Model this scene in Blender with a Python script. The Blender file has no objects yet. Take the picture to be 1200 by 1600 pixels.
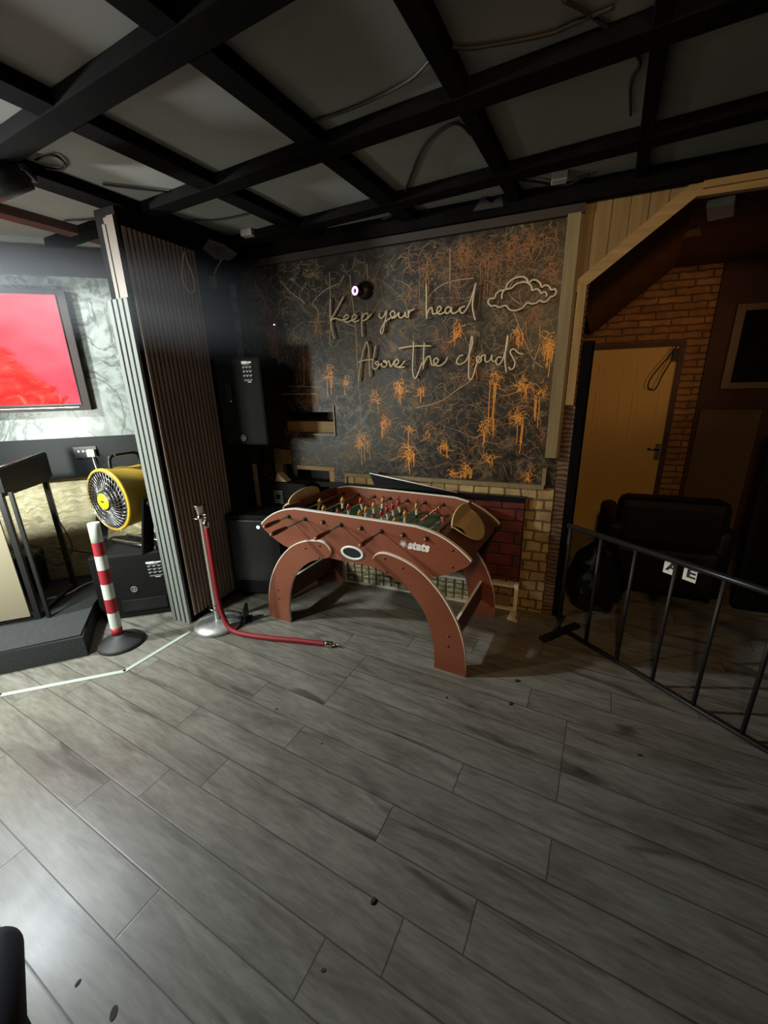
import bpy, bmesh, math, random
from mathutils import Vector, Matrix, Euler
random.seed(7)
sc = bpy.context.scene
C = sc.collection
PI = math.pi

# ---------------------------------------------------------------- camera
YAW, PITCH, ROLL = math.radians(23.0), math.radians(17.46), math.radians(-1.46)
fwd = Vector((-math.sin(YAW)*math.cos(PITCH), math.cos(YAW)*math.cos(PITCH), -math.sin(PITCH)))
right = Vector((math.cos(YAW), math.sin(YAW), 0)); upv = right.cross(fwd)
r_ = math.cos(ROLL)*right + math.sin(ROLL)*upv
u_ = -math.sin(ROLL)*right + math.cos(ROLL)*upv
cd = bpy.data.cameras.new('camera'); cam = bpy.data.objects.new('camera', cd); C.objects.link(cam)
cd.sensor_fit = 'VERTICAL'; cd.sensor_height = 36; cd.lens = 630.7/1600*36; cd.clip_start = .02
M = Matrix((r_, u_, -fwd)).transposed().to_4x4(); M.translation = Vector((0, 0, 1.6)); cam.matrix_world = M
sc.camera = cam

# ---------------------------------------------------------------- light and exposure
sc.view_settings.view_transform = 'Standard'; sc.view_settings.look = 'None'
sc.view_settings.exposure = 0.3; sc.view_settings.gamma = 1.0; sc.view_settings.use_curve_mapping = False
w = bpy.data.worlds.new('world'); sc.world = w; w.use_nodes = True
w.node_tree.nodes['Background'].inputs[0].default_value = (.9, .9, 1, 1)
w.node_tree.nodes['Background'].inputs[1].default_value = .002
def lamp(name, kind, loc, energy, col, target=None, size=.1, spot=2.0, blend=.3, spec=1.0):
    l = bpy.data.lights.new(name, kind); l.energy = energy; l.color = col
    if kind == 'AREA': l.size = size
    else: l.shadow_soft_size = size
    if kind == 'SPOT': l.spot_size = spot; l.spot_blend = blend
    l.specular_factor = spec
    o = bpy.data.objects.new(name, l); C.objects.link(o); o.location = loc
    if target is not None:
        o.rotation_euler = (Vector(target)-Vector(loc)).to_track_quat('-Z', 'Y').to_euler()
    return o
lamp('stage_light', 'SPOT', (-3.40, .80, 2.30), 225, (.90, .985, 1.0), (-2.4, 1.0, 0), .07, math.radians(166), .12)
lamp('osb_fill', 'AREA', (-2.80, .30, 1.25), 34, (.92, 1.0, .90), (-3.3, 2.0, .65), .30)  # added fill without a fixture, brightens the OSB and lower stage wall
lamp('room_light', 'SPOT', (-2.0, -.1, 2.42), 14, (1, .90, .76), (-1.1, 2.8, 1.9), .09, math.radians(80), .8)
lamp('passage_fill', 'SPOT', (1.75, 3.0, 1.55), 9, (1, .55, .22), (.45, 4.4, 2.0), .12, math.radians(80), .8)  # added warm fill out of view, stands in for bounce onto the stair soffit
lamp('warm_light', 'SPOT', (.1, -.3, 2.38), 60, (1, .60, .25), (.0, 3.4, 1.1), .10, math.radians(75), .8)
lamp('ceiling_fill', 'SPOT', (-.7, -1.7, 1.2), 7, (1, .90, .72), (-.6, -.2, 2.6), .2, math.radians(120), .8)  # unseen fill added behind the camera, aimed up to lift the ceiling
lamp('ceiling_fill_far', 'SPOT', (-3.4, -1.2, 1.2), 6, (.97, 1, .93), (-2.6, .3, 2.6), .2, math.radians(120), .8)  # second unseen uplight, added to lift the ceiling on the stage side

# ---------------------------------------------------------------- materials
MT = {}
def mat(name, col=(.5, .5, .5), rough=.5, metal=0, emit=None, estr=1, spec=.5, **k):
    m = bpy.data.materials.new(name); m.use_nodes = True
    b = m.node_tree.nodes['Principled BSDF']
    b.inputs['Base Color'].default_value = (*col, 1); b.inputs['Roughness'].default_value = rough
    b.inputs['Metallic'].default_value = metal; b.inputs['Specular IOR Level'].default_value = spec
    if emit: b.inputs['Emission Color'].default_value = (*emit, 1); b.inputs['Emission Strength'].default_value = estr
    MT[name] = m
    return m
class NT:
    def __init__(s, m): s.m = m; s.t = m.node_tree; s.b = s.t.nodes['Principled BSDF']
    def n(s, ty, **k):
        x = s.t.nodes.new(ty)
        for a, v in k.items():
            if a.startswith('i_'):
                x.inputs[a[2:].replace('_', ' ')].default_value = v
            else: setattr(x, a, v)
        return x
    def l(s, a, b): s.t.links.new(a, b)
    def coord(s, scale=(1, 1, 1), rot=(0, 0, 0), loc=(0, 0, 0)):
        g = s.n('ShaderNodeNewGeometry'); m = s.n('ShaderNodeMapping')
        m.inputs['Scale'].default_value = scale; m.inputs['Rotation'].default_value = rot; m.inputs['Location'].default_value = loc
        s.l(g.outputs['Position'], m.inputs['Vector']); return m.outputs[0]
    def objc(s, scale=(1, 1, 1), rot=(0, 0, 0)):
        g = s.n('ShaderNodeTexCoord'); m = s.n('ShaderNodeMapping')
        m.inputs['Scale'].default_value = scale; m.inputs['Rotation'].default_value = rot
        s.l(g.outputs['Object'], m.inputs['Vector']); return m.outputs[0]
    def noise(s, v, scale, detail=4, rough=.6, dist=0):
        x = s.n('ShaderNodeTexNoise'); x.inputs['Scale'].default_value = scale; x.inputs['Detail'].default_value = detail
        x.inputs['Roughness'].default_value = rough; x.inputs['Distortion'].default_value = dist
        if v is not None: s.l(v, x.inputs['Vector'])
        return x.outputs['Fac']
    def ramp(s, f, stops, interp='LINEAR'):
        x = s.n('ShaderNodeValToRGB'); e = x.color_ramp.elements; x.color_ramp.interpolation = interp
        while len(e) < len(stops): e.new(.5)
        for q, (p, c) in zip(e, stops):
            q.position = p; q.color = (*c, 1) if len(c) == 3 else c
        s.l(f, x.inputs[0]); return x.outputs[0]
    def mix(s, f, a, b, mode='MIX'):
        x = s.n('ShaderNodeMix', data_type='RGBA', blend_type=mode)
        for v, i in ((f, 0), (a, 6), (b, 7)):
            if hasattr(v, 'default_value') or hasattr(v, 'links'): s.l(v, x.inputs[i])
            elif isinstance(v, (int, float)): x.inputs[i].default_value = v
            else: x.inputs[i].default_value = (*v, 1)
        return x.outputs[2]
    def math(s, op, a, b=0, c=None):
        x = s.n('ShaderNodeMath', operation=op)
        for v, i in ((a, 0), (b, 1), (c, 2)):
            if v is None: continue
            if isinstance(v, (int, float)): x.inputs[i].default_value = v
            else: s.l(v, x.inputs[i])
        return x.outputs[0]
    def bump(s, h, st=.3, dist=.01):
        x = s.n('ShaderNodeBump'); x.inputs['Strength'].default_value = st; x.inputs['Distance'].default_value = dist
        s.l(h, x.inputs['Height']); s.l(x.outputs[0], s.b.inputs['Normal'])
    def col(s, c): s.l(c, s.b.inputs['Base Color'])
    def rough(s, c): s.l(c, s.b.inputs['Roughness'])
def G(v): return (v, v, v)

# floor: grey laminate, planks run along the ceiling grid's direction (5.6 degrees off the back wall)
def floor_mat():
    m = mat('laminate', (.2, .19, .17), .42); t = NT(m)
    v = t.coord(rot=(0, 0, math.radians(5.6)))
    sx = t.n('ShaderNodeSeparateXYZ'); t.l(v, sx.inputs[0])
    W, L = .1525, 1.143
    yy = t.math('DIVIDE', t.math('SUBTRACT', sx.outputs[1], .2845), W)
    row = t.math('FLOOR', yy); fy = t.math('SUBTRACT', yy, row)
    wn = t.n('ShaderNodeTexWhiteNoise', noise_dimensions='1D'); t.l(row, wn.inputs['W'])
    off = t.math('MULTIPLY', t.math('FLOOR', t.math('MULTIPLY', wn.outputs[0], 6)), L/6)
    xx = t.math('DIVIDE', t.math('ADD', t.math('ADD', sx.outputs[0], 1.703), off), L)
    cel = t.math('FLOOR', xx); fx = t.math('SUBTRACT', xx, cel)
    cx = t.n('ShaderNodeCombineXYZ'); t.l(cel, cx.inputs[0]); t.l(row, cx.inputs[1])
    w2 = t.n('ShaderNodeTexWhiteNoise', noise_dimensions='2D'); t.l(cx.outputs[0], w2.inputs['Vector'])
    # grain
    gv = t.n('ShaderNodeVectorMath', operation='MULTIPLY'); t.l(v, gv.inputs[0]); gv.inputs[1].default_value = (1.6, 9, 1)
    ga = t.n('ShaderNodeVectorMath', operation='ADD'); t.l(gv.outputs[0], ga.inputs[0])
    sc3 = t.n('ShaderNodeVectorMath', operation='SCALE'); t.l(w2.outputs['Color'], sc3.inputs[0]); sc3.inputs['Scale'].default_value = 20
    t.l(sc3.outputs[0], ga.inputs[1])
    n1 = t.noise(ga.outputs[0], 1.3, 6, .62, .6); n2 = t.noise(ga.outputs[0], 7, 4, .6, .2)
    n3 = t.noise(ga.outputs[0], .9, 3, .5, 1.0)
    base = t.ramp(n1, [(.3, (.135, .122, .10)), (.5, (.22, .205, .172)), (.72, (.29, .275, .235))])
    fine = t.ramp(n2, [(.3, G(.72)), (.7, G(1.1))])
    c = t.mix(1, base, fine, 'MULTIPLY')
    knots = t.ramp(n3, [(.30, G(.28)), (.40, G(1))])
    c = t.mix(.8, c, knots, 'MULTIPLY')
    tint = t.ramp(w2.outputs['Value'], [(0, G(.92)), (1, G(1.06))]); c = t.mix(1, c, tint, 'MULTIPLY')
    ey = t.math('MINIMUM', fy, t.math('SUBTRACT', 1, fy)); ex = t.math('MINIMUM', fx, t.math('SUBTRACT', 1, fx))
    e = t.math('MINIMUM', t.math('MULTIPLY', ey, W), t.math('MULTIPLY', ex, L))
    gap = t.ramp(e, [(.0, G(.30)), (.0009, G(.65)), (.0020, G(1))])
    c = t.mix(1, c, gap, 'MULTIPLY'); t.col(c)
    sm = t.noise(t.coord(), 1.1, 4, .6); t.rough(t.ramp(sm, [(.3, G(.28)), (.7, G(.44))]))
    hh = t.math('ADD', t.math('MULTIPLY', n2, .25), gap); t.bump(hh, .35, .0015)
floor_mat()

def simple_noise(name, stops, scale, vscale=(1, 1, 1), rough=.5, detail=5, dist=0, bump=0, bdist=.005, spec=.5, rot=(0, 0, 0), obj=False, metal=0):
    m = mat(name, (.5, .5, .5), rough, metal, spec=spec); t = NT(m)
    v = (t.objc if obj else t.coord)(scale=vscale, rot=rot); f = t.noise(v, scale, detail, .6, dist)
    t.col(t.ramp(f, stops))
    if bump: t.bump(f, bump, bdist)
    return m
simple_noise('beam_black', [(.3, (.0025, .002, .002)), (.7, (.006, .005, .004))], 6, rough=.9, spec=.06, bump=.2)
simple_noise('beam_brown', [(.3, (.05, .018, .010)), (.7, (.09, .034, .02))], 6, rough=.6)
simple_noise('ceiling_paint', [(.3, (.20, .195, .17)), (.7, (.28, .27, .235))], 1.4, rough=.9)
simple_noise('dark_wall', [(.3, (.012, .008, .007)), (.7, (.024, .016, .013))], 3, rough=.8)
simple_noise('black_paint', [(.3, (.005, .0055, .0065)), (.7, (.009, .010, .012))], 5, rough=.5, spec=.25)
simple_noise('brown_header', [(.3, (.016, .009, .006)), (.7, (.030, .017, .011))], 4, rough=.7)
simple_noise('carpet', [(.35, (.018, .019, .021)), (.65, (.045, .047, .05))], 160, rough=.95, bump=.5)
simple_noise('pine', [(.3, (.22, .13, .042)), (.5, (.29, .175, .06)), (.75, (.35, .22, .085))], 3, vscale=(12, 12, .6), rough=.6, dist=.6, bump=.1)
simple_noise('pine_lay', [(.3, (.22, .13, .042)), (.5, (.29, .175, .06)), (.75, (.35, .22, .085))], 3, vscale=(.8, 12, 12), rough=.6, dist=.6, bump=.1)
simple_noise('olive_wood', [(.3, (.16, .12, .055)), (.7, (.25, .19, .09))], 3, vscale=(12, 12, .8), rough=.6, dist=.4)
simple_noise('mahogany', [(.3, (.19, .052, .024)), (.5, (.225, .064, .030)), (.7, (.26, .080, .040))], 1.3, vscale=(1, 3, 3), rough=.42, dist=.5, obj=True)
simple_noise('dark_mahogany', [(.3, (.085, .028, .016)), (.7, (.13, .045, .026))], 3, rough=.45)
mat('white_edge', (.88, .84, .74), .4)
mat('cream_board', (.60, .47, .25), .45)
mat('field_green', (.012, .085, .035), .35)
mat('field_line', (.45, .5, .42), .4)
mat('chrome', (.75, .72, .66), .14, 1)
mat('steel', (.55, .53, .5), .28, 1)
mat('bolt_brown', (.12, .03, .018), .3)
mat('black_plastic', (.012, .012, .013), .38)
mat('black_rubber', (.02, .02, .021), .6)
mat('handle_wood', (.10, .022, .012), .3)
mat('knob_tip', (.45, .20, .13), .3)
mat('shirt_yellow', (.72, .40, .07), .4)
mat('shirt_red', (.50, .03, .025), .4)
mat('shorts_white', (.75, .68, .55), .4)
mat('hair_black', (.01, .01, .01), .4)
mat('skin', (.6, .33, .2), .4)
mat('white_plastic', (.78, .8, .78), .35)
mat('ink', (.9, .9, .88), .5)
mat('label_grey', (.35, .35, .34), .5)
mat('rope_red', (.26, .006, .012), .6)
mat('stripe_red', (.38, .02, .03), .5)
mat('stripe_white', (.72, .74, .68), .4)
mat('fan_yellow', (.72, .45, .04), .4)
mat('disc_yellow', (.95, .85, .02), .4)
mat('tan_panel', (.27, .225, .155), .6)
mat('tape_white', (.48, .53, .48), .4)
mat('neon_tube', (.55, .45, .30), .35)
mat('neon_backer', (.16, .14, .10), .2)
mat('grey_box', (.34, .32, .27), .6)
mat('beige_plastic', (.55, .46, .30), .45)
mat('leather_black', (.005, .004, .004), .6, spec=.25)
mat('leather_navy', (.022, .03, .042), .6)
mat('door_paint', (.74, .47, .15), .5)
mat('frame_grey', (.20, .13, .09), .5)
mat('glass_dark', (.01, .008, .007), .06)
mat('metal_bar', (.018, .017, .017), .5, .3)
mat('metal_bright', (.25, .24, .23), .35, .9)
mat('rail_black', (.03, .03, .03), .3, .5)
mat('bin_bag', (.006, .006, .007), .3, spec=.35)
mat('card_white', (.75, .72, .64), .5)
mat('ring_violet', (.2, .05, .2), .4, emit=(.85, .28, .95), estr=3.5)
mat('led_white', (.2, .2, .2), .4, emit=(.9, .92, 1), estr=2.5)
mat('led_blue', (.1, .1, .2), .4, emit=(.45, .62, 1), estr=2.2)
mat('lens_glow', (.3, .3, .2), .4, emit=(1.0, .8, .35), estr=6)
mat('brass_edge', (.065, .038, .016), .5, .2)
mat('fin_grey', (.21, .22, .20), .55, spec=.2)
mat('litter', (.035, .03, .03), .7)
mat('soil_paper', (.6, .5, .34), .7)
mat('slat_dark', (.006, .0045, .004), .9, spec=.1)

def marble():
    m = mat('marble', (.6, .6, .6), .35); t = NT(m); v = t.coord()
    a = t.noise(v, 2.6, 8, .62, 1.4); b = t.noise(v, 1.2, 6, .6, .8); c3 = t.noise(v, 5, 6, .65, 2.2)
    base = t.ramp(b, [(.3, (.20, .22, .21)), (.6, (.36, .39, .35))])
    vein = t.ramp(a, [(.455, G(1)), (.49, (.30, .29, .28)), (.505, (.24, .23, .24)), (.53, G(1))])
    m1 = t.ramp(c3, [(.40, G(.55)), (.56, G(1))])
    t.col(t.mix(1, t.mix(.75, base, vein, 'MULTIPLY'), m1, 'MULTIPLY'))
marble()
def osb():
    m = mat('osb', (.6, .5, .3), .7); t = NT(m)
    v = t.coord(rot=(0, 0, math.radians(-40)), scale=(1, 1, 1))
    ds = t.n('ShaderNodeTexNoise'); t.l(v, ds.inputs['Vector']); ds.inputs['Scale'].default_value = 7
    mx = t.n('ShaderNodeVectorMath', operation='MULTIPLY_ADD'); t.l(ds.outputs['Color'], mx.inputs[0]); mx.inputs[1].default_value = (.16, .16, .16); t.l(v, mx.inputs[2])
    mp = t.n('ShaderNodeMapping'); t.l(mx.outputs[0], mp.inputs[0]); mp.inputs['Scale'].default_value = (15, 15, 62)
    vo = t.n('ShaderNodeTexVoronoi'); t.l(mp.outputs[0], vo.inputs['Vector']); vo.inputs['Scale'].default_value = 1
    sp = t.n('ShaderNodeSeparateXYZ'); t.l(vo.outputs['Color'], sp.inputs[0])
    c = t.ramp(sp.outputs[0], [(0, (.50, .41, .21)), (.4, (.66, .57, .33)), (1, (.78, .70, .46))])
    e = t.ramp(vo.outputs['Distance'], [(.35, G(1)), (.9, G(.80))])
    t.col(t.mix(1, c, e, 'MULTIPLY')); t.bump(vo.outputs['Distance'], .3, .004)
osb()
def brick(name, c1, c2, mortar, bw, bh, ms=.012, rot=(PI/2, 0, 0), rough=.8, bump=.6, dist=.02, vary=1.0, var2=(.6, 1.15)):
    m = mat(name, c1, rough); t = NT(m)
    v = t.coord(rot=rot)
    ds = t.n('ShaderNodeTexNoise'); t.l(v, ds.inputs['Vector']); ds.inputs['Scale'].default_value = 11; ds.inputs['Detail'].default_value = 3
    mx = t.n('ShaderNodeVectorMath', operation='MULTIPLY_ADD'); t.l(ds.outputs['Color'], mx.inputs[0]); mx.inputs[1].default_value = (dist, dist, dist); t.l(v, mx.inputs[2])
    b = t.n('ShaderNodeTexBrick'); t.l(mx.outputs[0], b.inputs['Vector'])
    b.inputs['Scale'].default_value = 1; b.inputs['Brick Width'].default_value = bw; b.inputs['Row Height'].default_value = bh
    b.inputs['Mortar Size'].default_value = ms; b.inputs['Mortar Smooth'].default_value = .4
    b.inputs['Color1'].default_value = (*c1, 1); b.inputs['Color2'].default_value = (*c2, 1); b.inputs['Mortar'].default_value = (*mortar, 1)
    n = t.noise(v, 9, 5, .65); k = t.ramp(n, [(.3, G(var2[0])), (.7, G(var2[1]))])
    t.col(t.mix(vary, b.outputs['Color'], k, 'MULTIPLY'))
    inv = t.math('SUBTRACT', n, b.outputs['Fac']); t.bump(inv, bump, .01)
brick('brick_wall', (.36, .16, .06), (.50, .25, .10), (.16, .09, .05), .26, .062, .008, dist=.03, bump=.9)
brick('stone_paper', (.46, .34, .14), (.36, .24, .10), (.13, .08, .03), .105, .075, .009, dist=.035, bump=.4)
brick('red_brick_board', (.17, .026, .02), (.12, .018, .016), (.03, .006, .006), .19, .085, .008, dist=.008, bump=.3, rough=.5)
brick('side_stone', (.20, .11, .06), (.14, .07, .04), (.06, .03, .02), .3, .03, .006, dist=.05, bump=.8)
def mural():
    m = mat('mural_black', (.02, .02, .02), .3); t = NT(m); v = t.coord()
    a = t.noise(v, 9, 8, .7, 1.5); b = t.noise(v, 2.2, 4, .6)
    c = t.ramp(a, [(.38, (.006, .005, .004)), (.50, (.022, .017, .010)), (.58, (.065, .043, .020)), (.68, (.19, .12, .05))])
    d = t.ramp(b, [(.35, G(.25)), (.65, G(1.3))])
    c = t.mix(1, c, d, 'MULTIPLY')
    vo = t.n('ShaderNodeTexVoronoi', feature='DISTANCE_TO_EDGE'); 
    ds = t.n('ShaderNodeTexNoise'); t.l(v, ds.inputs['Vector']); ds.inputs['Scale'].default_value = 5; ds.inputs['Detail'].default_value = 4
    mx = t.n('ShaderNodeVectorMath', operation='MULTIPLY_ADD'); t.l(ds.outputs['Color'], mx.inputs[0]); mx.inputs[1].default_value = (.5, .5, .5); t.l(v, mx.inputs[2])
    t.l(mx.outputs[0], vo.inputs['Vector']); vo.inputs['Scale'].default_value = 6
    th = t.ramp(vo.outputs['Distance'], [(.008, G(1)), (.03, G(0))])
    msk = t.ramp(t.noise(v, 4.2, 3, .5), [(.42, G(0)), (.56, G(.75))])
    f = t.mix(1, th, msk, 'MULTIPLY')
    c = t.mix(f, c, (.20, .13, .06)); t.col(c)
    t.rough(t.ramp(a, [(.4, G(.38)), (.65, G(.55))])); t.bump(a, .3, .004)
mural()
mat('paint_orange', (.78, .30, .045), .4); mat('paint_tan', (.34, .22, .11), .5); mat('paint_rust', (.26, .11, .04), .5)
def slats():
    m = mat('slat_brown', (.10, .055, .04), .55); t = NT(m)
    f = t.noise(t.coord(scale=(10, 10, 1)), 4, 4, .6); t.col(t.ramp(f, [(.3, (.27, .185, .14)), (.7, (.42, .30, .23))]))
slats()
def cladding():
    m = mat('cladding', (.5, .35, .16), .6); t = NT(m); v = t.coord()
    s = t.n('ShaderNodeSeparateXYZ'); t.l(v, s.inputs[0])
    fr = t.math('FRACT', t.math('DIVIDE', s.outputs[0], .085)); e = t.math('MINIMUM', fr, t.math('SUBTRACT', 1, fr))
    g = t.ramp(e, [(.0, G(.35)), (.06, G(1))]); f = t.noise(t.coord(scale=(14, 14, .7)), 3, 4, .6, .6)
    t.col(t.mix(1, t.ramp(f, [(.3, (.15, .09, .028)), (.7, (.22, .135, .045))]), g, 'MULTIPLY')); t.bump(g, .5, .004)
cladding()
simple_noise('soffit_wood', [(.3, (.16, .065, .022)), (.7, (.30, .135, .05))], 3, vscale=(1.2, 1.2, 14), rough=.6, dist=.4, bump=.2)
simple_noise('passage_red', [(.3, (.05, .018, .010)), (.7, (.085, .03, .016))], 2, rough=.7)
simple_noise('plain_brown', [(.3, (.12, .07, .035)), (.7, (.16, .10, .05))], 2, rough=.7)
def screen():
    m = mat('screen_red', (0, 0, 0), .6, spec=.1); t = NT(m)
    tc = t.n('ShaderNodeTexCoord'); s = t.n('ShaderNodeSeparateXYZ'); t.l(tc.outputs['Generated'], s.inputs[0])
    n = t.noise(tc.outputs['Generated'], 2.2, 2, .5); n2 = t.noise(tc.outputs['Generated'], 7, 6, .6, 1.5)
    pk = t.ramp(n, [(.35, (.88, .05, .085)), (.65, (1.0, .17, .22))])
    # darker burning mass in the lower middle of the picture
    d = t.math('ADD', t.math('MULTIPLY', t.math('ABSOLUTE', t.math('SUBTRACT', s.outputs[0], .74)), 2.4), t.math('MULTIPLY', s.outputs[2], 1.0))
    d = t.math('ADD', d, t.math('MULTIPLY', t.math('SUBTRACT', n2, .5), .35))
    f = t.ramp(d, [(.50, G(1)), (.60, G(0))])
    fl = t.ramp(n2, [(.42, (.75, .008, .006)), (.56, (1.0, .05, .03)), (.68, (1, .16, .13))])
    c = t.mix(f, pk, fl)
    t.l(c, t.b.inputs['Emission Color']); t.b.inputs['Emission Strength'].default_value = 1.05
screen()
def gridglass():
    m = mat('wire_glass', (.5, .45, .3), .3, .35); t = NT(m)
    b = t.noise(t.coord(scale=(1, 1, 5)), 14, 4, .6, .8); t.col(t.ramp(b, [(.35, (.20, .16, .08)), (.5, (.60, .52, .32)), (.62, (.95, .9, .7))])); t.bump(b, .8, .01)  # pale streaks in the colour imitate bright reflections on the glass
gridglass()
simple_noise('chrome_base', [(.3, (.38, .38, .36)), (.7, (.6, .6, .58))], 18, rough=.42, metal=.7)
simple_noise('speaker_black', [(.3, (.005, .005, .005)), (.7, (.010, .009, .009))], 90, rough=.7, bump=.3, bdist=.002, spec=.2)
simple_noise('plastic_sheet', [(.3, (.05, .05, .045)), (.7, (.14, .14, .12))], 6, rough=.3)

# ---------------------------------------------------------------- mesh helpers
def V(*a): return Vector(a)
class MB:
    def __init__(s): s.bm = bmesh.new(); s.mats = []; s.cur = 0
    def use(s, name):
        if name not in s.mats: s.mats.append(name)
        s.cur = s.mats.index(name); return s
    def face(s, vs, smooth=False):
        try: f = s.bm.faces.new(vs)
        except ValueError: return None
        f.material_index = s.cur; f.smooth = smooth; return f
    def box(s, c, size, rot=None, bevel=0):
        R = Euler(rot).to_matrix() if rot is not None and not isinstance(rot, Matrix) else (rot or Matrix.Identity(3))
        c = Vector(c); hx, hy, hz = [d/2 for d in size]
        vs = [s.bm.verts.new(c + R @ Vector((sx*hx, sy*hy, sz*hz))) for sx in (-1, 1) for sy in (-1, 1) for sz in (-1, 1)]
        fs = [s.face([vs[i] for i in q]) for q in ((0, 1, 3, 2), (4, 6, 7, 5), (0, 4, 5, 1), (2, 3, 7, 6), (0, 2, 6, 4), (1, 5, 7, 3))]
        if bevel:
            es = list({e for f in fs for e in f.edges})
            r = bmesh.ops.bevel(s.bm, geom=es, offset=bevel, segments=2, affect='EDGES', profile=.5)
            for f in r['faces']: f.material_index = s.cur
        return s
    def ab(s, a, b, bevel=0):
        a, b = Vector(a), Vector(b); return s.box((a+b)/2, [abs(x) for x in (b-a)], bevel=bevel)
    def quadbox(s, p, t):          # p: polygon points (planar), t: thickness vector
        t = Vector(t); a = [s.bm.verts.new(Vector(q)) for q in p]; b = [s.bm.verts.new(Vector(q)+t) for q in p]
        n = len(p)
        s.face(a[::-1]); s.face(b)
        for i in range(n): s.face([a[i], a[(i+1) % n], b[(i+1) % n], b[i]])
        return s
    def cyl(s, p0, p1, r0, r1=None, seg=20, caps=True):
        r1 = r0 if r1 is None else r1; p0, p1 = Vector(p0), Vector(p1); d = (p1-p0).normalized()
        a = d.orthogonal().normalized(); b = d.cross(a)
        A = [s.bm.verts.new(p0 + r0*(math.cos(2*PI*i/seg)*a + math.sin(2*PI*i/seg)*b)) for i in range(seg)]
        B = [s.bm.verts.new(p1 + r1*(math.cos(2*PI*i/seg)*a + math.sin(2*PI*i/seg)*b)) for i in range(seg)]
        for i in range(seg): s.face([A[i], A[(i+1) % seg], B[(i+1) % seg], B[i]], True)
        if caps: s.face(A[::-1]); s.face(B)
        return s
    def lathe(s, prof, p=(0, 0, 0), axis=(0, 0, 1), seg=28, sm=True):   # prof [(r, h)...]
        p = Vector(p); d = Vector(axis).normalized(); a = d.orthogonal().normalized(); b = d.cross(a); rings = []
        for r, h in prof:
            if r < 1e-6: rings.append([s.bm.verts.new(p+d*h)])
            else: rings.append([s.bm.verts.new(p+d*h+r*(math.cos(2*PI*i/seg)*a+math.sin(2*PI*i/seg)*b)) for i in range(seg)])
        for A, B in zip(rings, rings[1:]):
            for i in range(seg):
                j = (i+1) % seg
                if len(A) == 1 and len(B) == 1: continue
                if len(A) == 1: s.face([A[0], B[j], B[i]], sm)
                elif len(B) == 1: s.face([A[i], A[j], B[0]], sm)
                else: s.face([A[i], A[j], B[j], B[i]], sm)
        return s
    def tube(s, pts, r, seg=8, closed=False, rs=None):
        pts = [Vector(p) for p in pts]; n = len(pts); rings = []; prev = None
        for i, p in enumerate(pts):
            t = (pts[(i+1) % n]-pts[i-1]) if closed else (pts[min(i+1, n-1)]-pts[max(i-1, 0)])
            if t.length < 1e-9: t = Vector((0, 0, 1))
            t.normalize()
            if prev is None: a = t.orthogonal().normalized()
            else:
                a = prev - t*prev.dot(t)
                a = a.normalized() if a.length > 1e-6 else t.orthogonal().normalized()
            prev = a; b = t.cross(a); rr = rs[i] if rs else r
            rings.append([s.bm.verts.new(p + rr*(math.cos(2*PI*k/seg)*a+math.sin(2*PI*k/seg)*b)) for k in range(seg)])
        m = n if closed else n-1
        for i in range(m):
            A, B = rings[i], rings[(i+1) % n]
            for k in range(seg): s.face([A[k], A[(k+1) % seg], B[(k+1) % seg], B[k]], True)
        if not closed: s.face(rings[0][::-1]); s.face(rings[-1])
        return s
    def sphere(s, c, r, seg=16, sc=(1, 1, 1)):
        rr = bmesh.ops.create_uvsphere(s.bm, u_segments=seg, v_segments=max(6, seg//2), radius=r)
        for v in rr['verts']:
            v.co = Vector((v.co.x*sc[0], v.co.y*sc[1], v.co.z*sc[2])) + Vector(c)
            for f in v.link_faces: f.material_index = s.cur; f.smooth = True
        return s
    def build(s, name, m=None, parent=None, loc=None):
        bm = s.bm
        if not s.mats: s.mats = [m]
        bmesh.ops.recalc_face_normals(bm, faces=bm.faces)
        if parent is not None and loc is None: off = parent['_w']
        else: off = loc or (0, 0, 0)
        off = Vector(off)
        if off.length: bmesh.ops.translate(bm, verts=bm.verts, vec=-off)
        me = bpy.data.meshes.new(name); bm.to_mesh(me); bm.free()
        for k in s.mats: me.materials.append(MT[k])
        o = bpy.data.objects.new(name, me); C.objects.link(o)
        if parent is not None: o.parent = parent; ALLW[o.name] = off
        else: o.location = off
        o['_w'] = tuple(off)
        return o
ALLW = {}
def empty(name, loc=(0, 0, 0), label=None, cat=None, group=None):
    o = bpy.data.objects.new(name, None); C.objects.link(o); o.location = loc; o['_w'] = tuple(loc); o.empty_display_size = .05
    return tag(o, label, cat, group)
def tag(o, label=None, cat=None, group=None, kind=None):
    if label: o['label'] = label
    if cat: o['category'] = cat
    if group: o['group'] = group
    if kind: o['kind'] = kind
    return o
def struct(o): o['kind'] = 'structure'; return o
def smooth(pts, n=6, closed=False):
    pts = [Vector(p) for p in pts]; N = len(pts); out = []
    rng = range(N) if closed else range(N-1)
    for i in rng:
        if closed: p0, p1, p2, p3 = pts[i-1], pts[i], pts[(i+1) % N], pts[(i+2) % N]
        else: p0, p1, p2, p3 = pts[max(i-1, 0)], pts[i], pts[i+1], pts[min(i+2, N-1)]
        for k in range(n):
            t = k/n; out.append(.5*((2*p1)+(-p0+p2)*t+(2*p0-5*p1+4*p2-p3)*t*t+(-p0+3*p1-3*p2+p3)*t**3))
    if not closed: out.append(pts[-1])
    return out

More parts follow.
